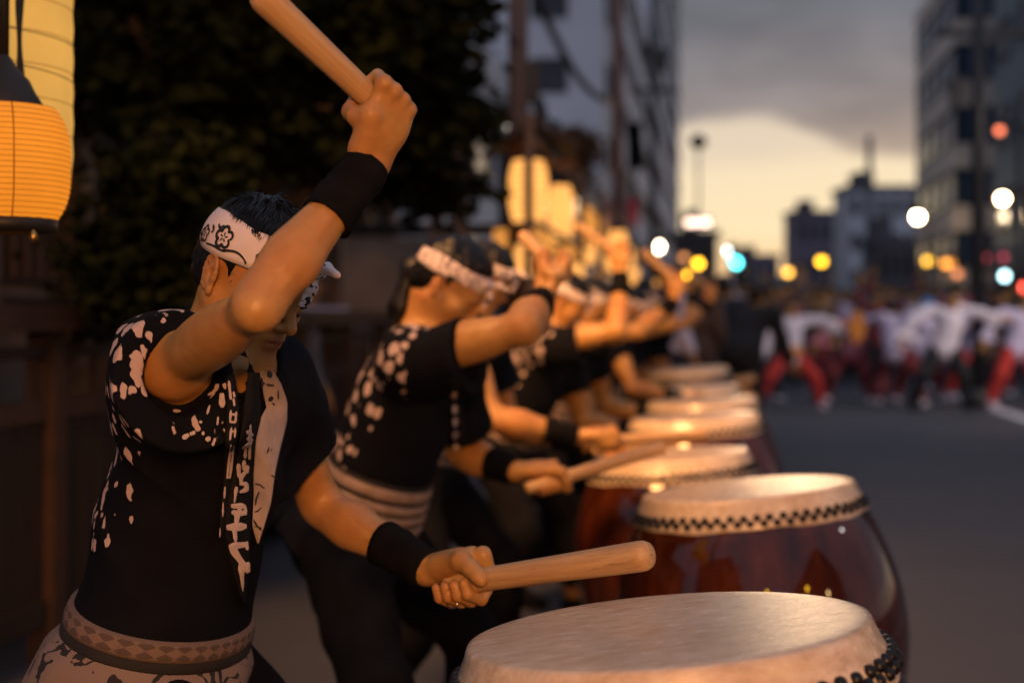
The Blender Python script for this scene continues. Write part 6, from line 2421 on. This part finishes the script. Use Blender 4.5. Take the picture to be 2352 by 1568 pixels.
def far_person(x, y, face, kind, cols, label, group, scale=1.0, long_hair=False, hat=None, fan=None, apron=None):
    meshes, J = far_meshes(kind, long_hair)
    root = empty('person', (x, y, 0), label, 'person', group)
    root.rotation_euler = (0, 0, face)
    root.scale = (scale,) * 3
    cols = dict(zip(('top', 'legs', 'hair', 'shoeR', 'shoeL'), tuple(cols) + (cols[-1],)))
    made = {}
    for k in ('body', 'hair', 'top', 'legs', 'shoeR', 'shoeL'):
        o = bpy.data.objects.new(PARTN[k], meshes[k])
        COL.objects.link(o)
        o.parent = root
        made[k] = o
        if k in cols and cols[k]:
            o.material_slots[0].link = 'OBJECT'
            o.material_slots[0].material = M[cols[k]]
    if hat:
        C = J['head']
        MB().lathe([(0.001, 0.135), (0.06, 0.125), (0.10, 0.08), (0.105, 0.05), (0.15, 0.045), (0.15, 0.038), (0.10, 0.038)], 20, C + np.array([-0.01, 0, 0.01])).obj('hat', M[hat], root, None, True)
    if apron:
        MB().tube([J['pelvis'] + np.array([0, 0, -0.02]), J['pelvis'] + np.array([0, 0, 0.11])], [0.165, 0.150], 16).obj('sash', M[apron], root, None, True)
    if fan:
        g = J['gripL']
        mb = MB()
        n = 12
        for t in (0.006, -0.006):
            pass
        vs = [g + np.array([0.006, 0, 0])] + [g + np.array([0.01, 0.24 * math.cos(a), 0.24 * math.sin(a)]) for a in np.linspace(-1.2, 1.2, n)]
        vs2 = [q - np.array([0.012, 0, 0]) for q in vs]
        fs = [(0, i + 1, i + 2) for i in range(n - 1)] + [(n + 1, n + 1 + i + 2, n + 1 + i + 1) for i in range(n - 1)] + [(i + 1, n + 1 + i + 1, n + 1 + i + 2, i + 2) for i in range(n - 1)]
        mb.add(vs + vs2, fs)
        f = mb.obj('hand_fan', M[fan], None)
        f.matrix_world = Matrix.Translation((x, y, 0)) @ Matrix.Rotation(face, 4, 'Z') @ Matrix.Scale(scale, 4)
        tag(f, 'bright folding fan held out by the dancer in red trousers', 'fan')
    return root

CAMF = -math.pi / 2        # facing the camera
GD = 'dancers in white jackets crossing the street'
def at(px, d):
    return (px - CX) * d / FPX
dn = [
    (1815, 18.6, 'spread', ('c_white', 'c_red', None, 'c_white'), 'foremost dancer in white jacket and bright red trousers, legs wide apart', 1.0, CAMF + 0.15, None, 'c_orange'),
    (1745, 20.4, 'reach', ('c_white', 'c_navy', None, 'c_white'), 'dancer in white with arm out, left of the red-trousered dancer', 1.0, CAMF + 0.5, None, None),
    (1960, 20.2, 'reach', ('c_pink', 'c_maroon', None, 'c_white'), 'dancer in a pinkish jacket stooping just right of the red-trousered dancer', 0.95, CAMF - 0.4, None, None),
    (2058, 19.6, 'reach', ('c_lilac', 'c_maroon', None, 'c_white'), 'dancer in lilac jacket and dark red trousers, arm reaching left', 1.0, CAMF + 2.6, None, None),
    (2114, 20.4, 'reach', ('c_lilac', 'c_maroon', None, 'c_white'), 'dancer under the pale blue hat, right of the lilac one reaching left', 1.0, CAMF + 0.1, 'c_sky', None),
    (2168, 18.4, 'reach', ('c_white', 'c_black', None, 'c_black'), 'tall figure in white jacket over black trousers, one arm out', 1.08, CAMF, None, None),
    (2240, 20.8, 'reach', ('c_lilac', 'c_red', None, 'c_white'), 'dancer with lilac sleeve stretched beside the black-trousered figure', 0.98, CAMF - 0.2, None, None),
    (2268, 19.4, 'stand', ('c_tan', 'c_denim', None, 'c_white'), 'child-sized figure in tan top and blue trousers between dancers', 0.82, CAMF + 0.3, None, None),
    (2335, 19.0, 'reach', ('c_lilac', 'c_red', None, 'c_white'), 'dancer in red trousers cut by the right edge of the photo', 1.05, CAMF + 0.2, None, None),
    (2015, 23.0, 'up', ('c_maroon', 'c_black', None, 'c_black'), 'maroon-clad dancer in the second rank behind the pinkish one', 1.0, CAMF, None, None),
    (2300, 22.0, 'up', ('c_navy', 'c_maroon', None, 'c_white'), 'dancer in navy lifting an arm near the right edge', 1.0, CAMF, None, None),
    (1882, 22.4, 'up', ('c_brown', 'c_maroon', None, 'c_white'), 'dancer in brown with arm up behind the red-trousered dancer', 1.0, CAMF, None, None),
]
for px, d, kind, cols, lab, sc, face, hat, fan in dn:
    far_person(at(px, d), d, face, kind, cols, lab, GD, sc, False, hat, fan, 'c_orange' if fan else None)

near = [
    (1705, 12.6, 'bent', ('c_black', 'c_black', 'hair_brown', 'c_black'), 'bystander all in black leaning in just past the last drum', CAMF + 2.4, 1.05),
    (1662, 14.2, 'stand', ('c_navy', 'c_black', 'hair_brown', 'c_black'), 'onlooker in navy with brown hair left of the black-clad bystander', CAMF + 2.9, 1.0),
    (1602, 13.6, 'stand', ('c_brown', 'c_brown', 'hair_brown', 'c_black'), 'onlooker in brown standing behind the farthest drummers', CAMF + 2.7, 1.02),
    (1548, 12.4, 'stand', ('c_white', 'c_navy', 'hair_black', 'c_white'), 'onlooker in a white shirt among the farthest drummers', CAMF + 1.9, 1.0),
    (1478, 11.8, 'stand', ('c_lilac', 'c_navy', 'hair_black', 'c_white'), 'onlooker in pale lilac shirt left of the white-shirted one', CAMF + 1.2, 0.94),
    (1522, 15.0, 'stand', ('c_maroon', 'c_black', 'hair_brown', 'c_black'), 'onlooker in maroon standing behind the white-shirted one', CAMF + 2.9, 1.1),
    (690, 8.2, 'stand', ('c_grey', 'c_denim', 'hair_black', 'c_white'), 'bystander in grey glimpsed between the first two drummers', CAMF + 1.4, 0.92),
]
for px, d, kind, cols, lab, face, sc in near:
    far_person(at(px, d), d, face, kind, cols, lab, 'onlookers beside the drummers', sc, px in (1602,))

# spectators massed behind the dancers
rc = random.Random(21)
tops = ['c_navy', 'c_tan', 'c_brown', 'c_pink', 'c_maroon', 'c_tan', 'c_lilac', 'c_pink', 'c_denim', 'c_white', 'c_brown', 'c_grey']
names = dict(c_navy='navy', c_grey='grey', c_brown='brown', c_maroon='maroon', c_black='black', c_tan='tan', c_lilac='lilac', c_pink='pink', c_denim='blue', c_white='white')
k = 0
for row, (d, n, p0, p1) in enumerate(((25.5, 15, 1655, 2350), (29, 17, 1640, 2345), (34, 19, 1630, 2350))):
    for i in range(n):
        px = p0 + (p1 - p0) * (i + 0.5) / n + rc.uniform(-10, 10)
        dd = d + rc.uniform(-0.8, 0.8)
        t = tops[(k * 5 + row) % len(tops)]
        kind = 'up' if rc.random() < 0.22 else 'stand'
        place = ('front', 'middle', 'rear')[row]
        lh = rc.random() < 0.4
        hc = rc.choice(['hair_black', 'hair_brown', 'hair_black'])
        far_person(at(px, dd), dd, CAMF + rc.uniform(-0.7, 0.7), kind, (t, rc.choice(['c_navy', 'c_black', 'c_denim']), hc, 'c_black'),
                   '%s-clad spectator, %s %s hair%s, %s rank, %s' % (names[t], 'long' if lh else 'short', 'brown' if 'brown' in hc else 'black', ', arm raised' if kind == 'up' else '', place,
                   ('on the drum side' if i < n * 0.34 else 'near mid-street' if i < n * 0.67 else 'on the office side')), 'spectators massed behind the dancers', rc.uniform(1.0, 1.16) + 0.06 * row, lh)
        k += 1
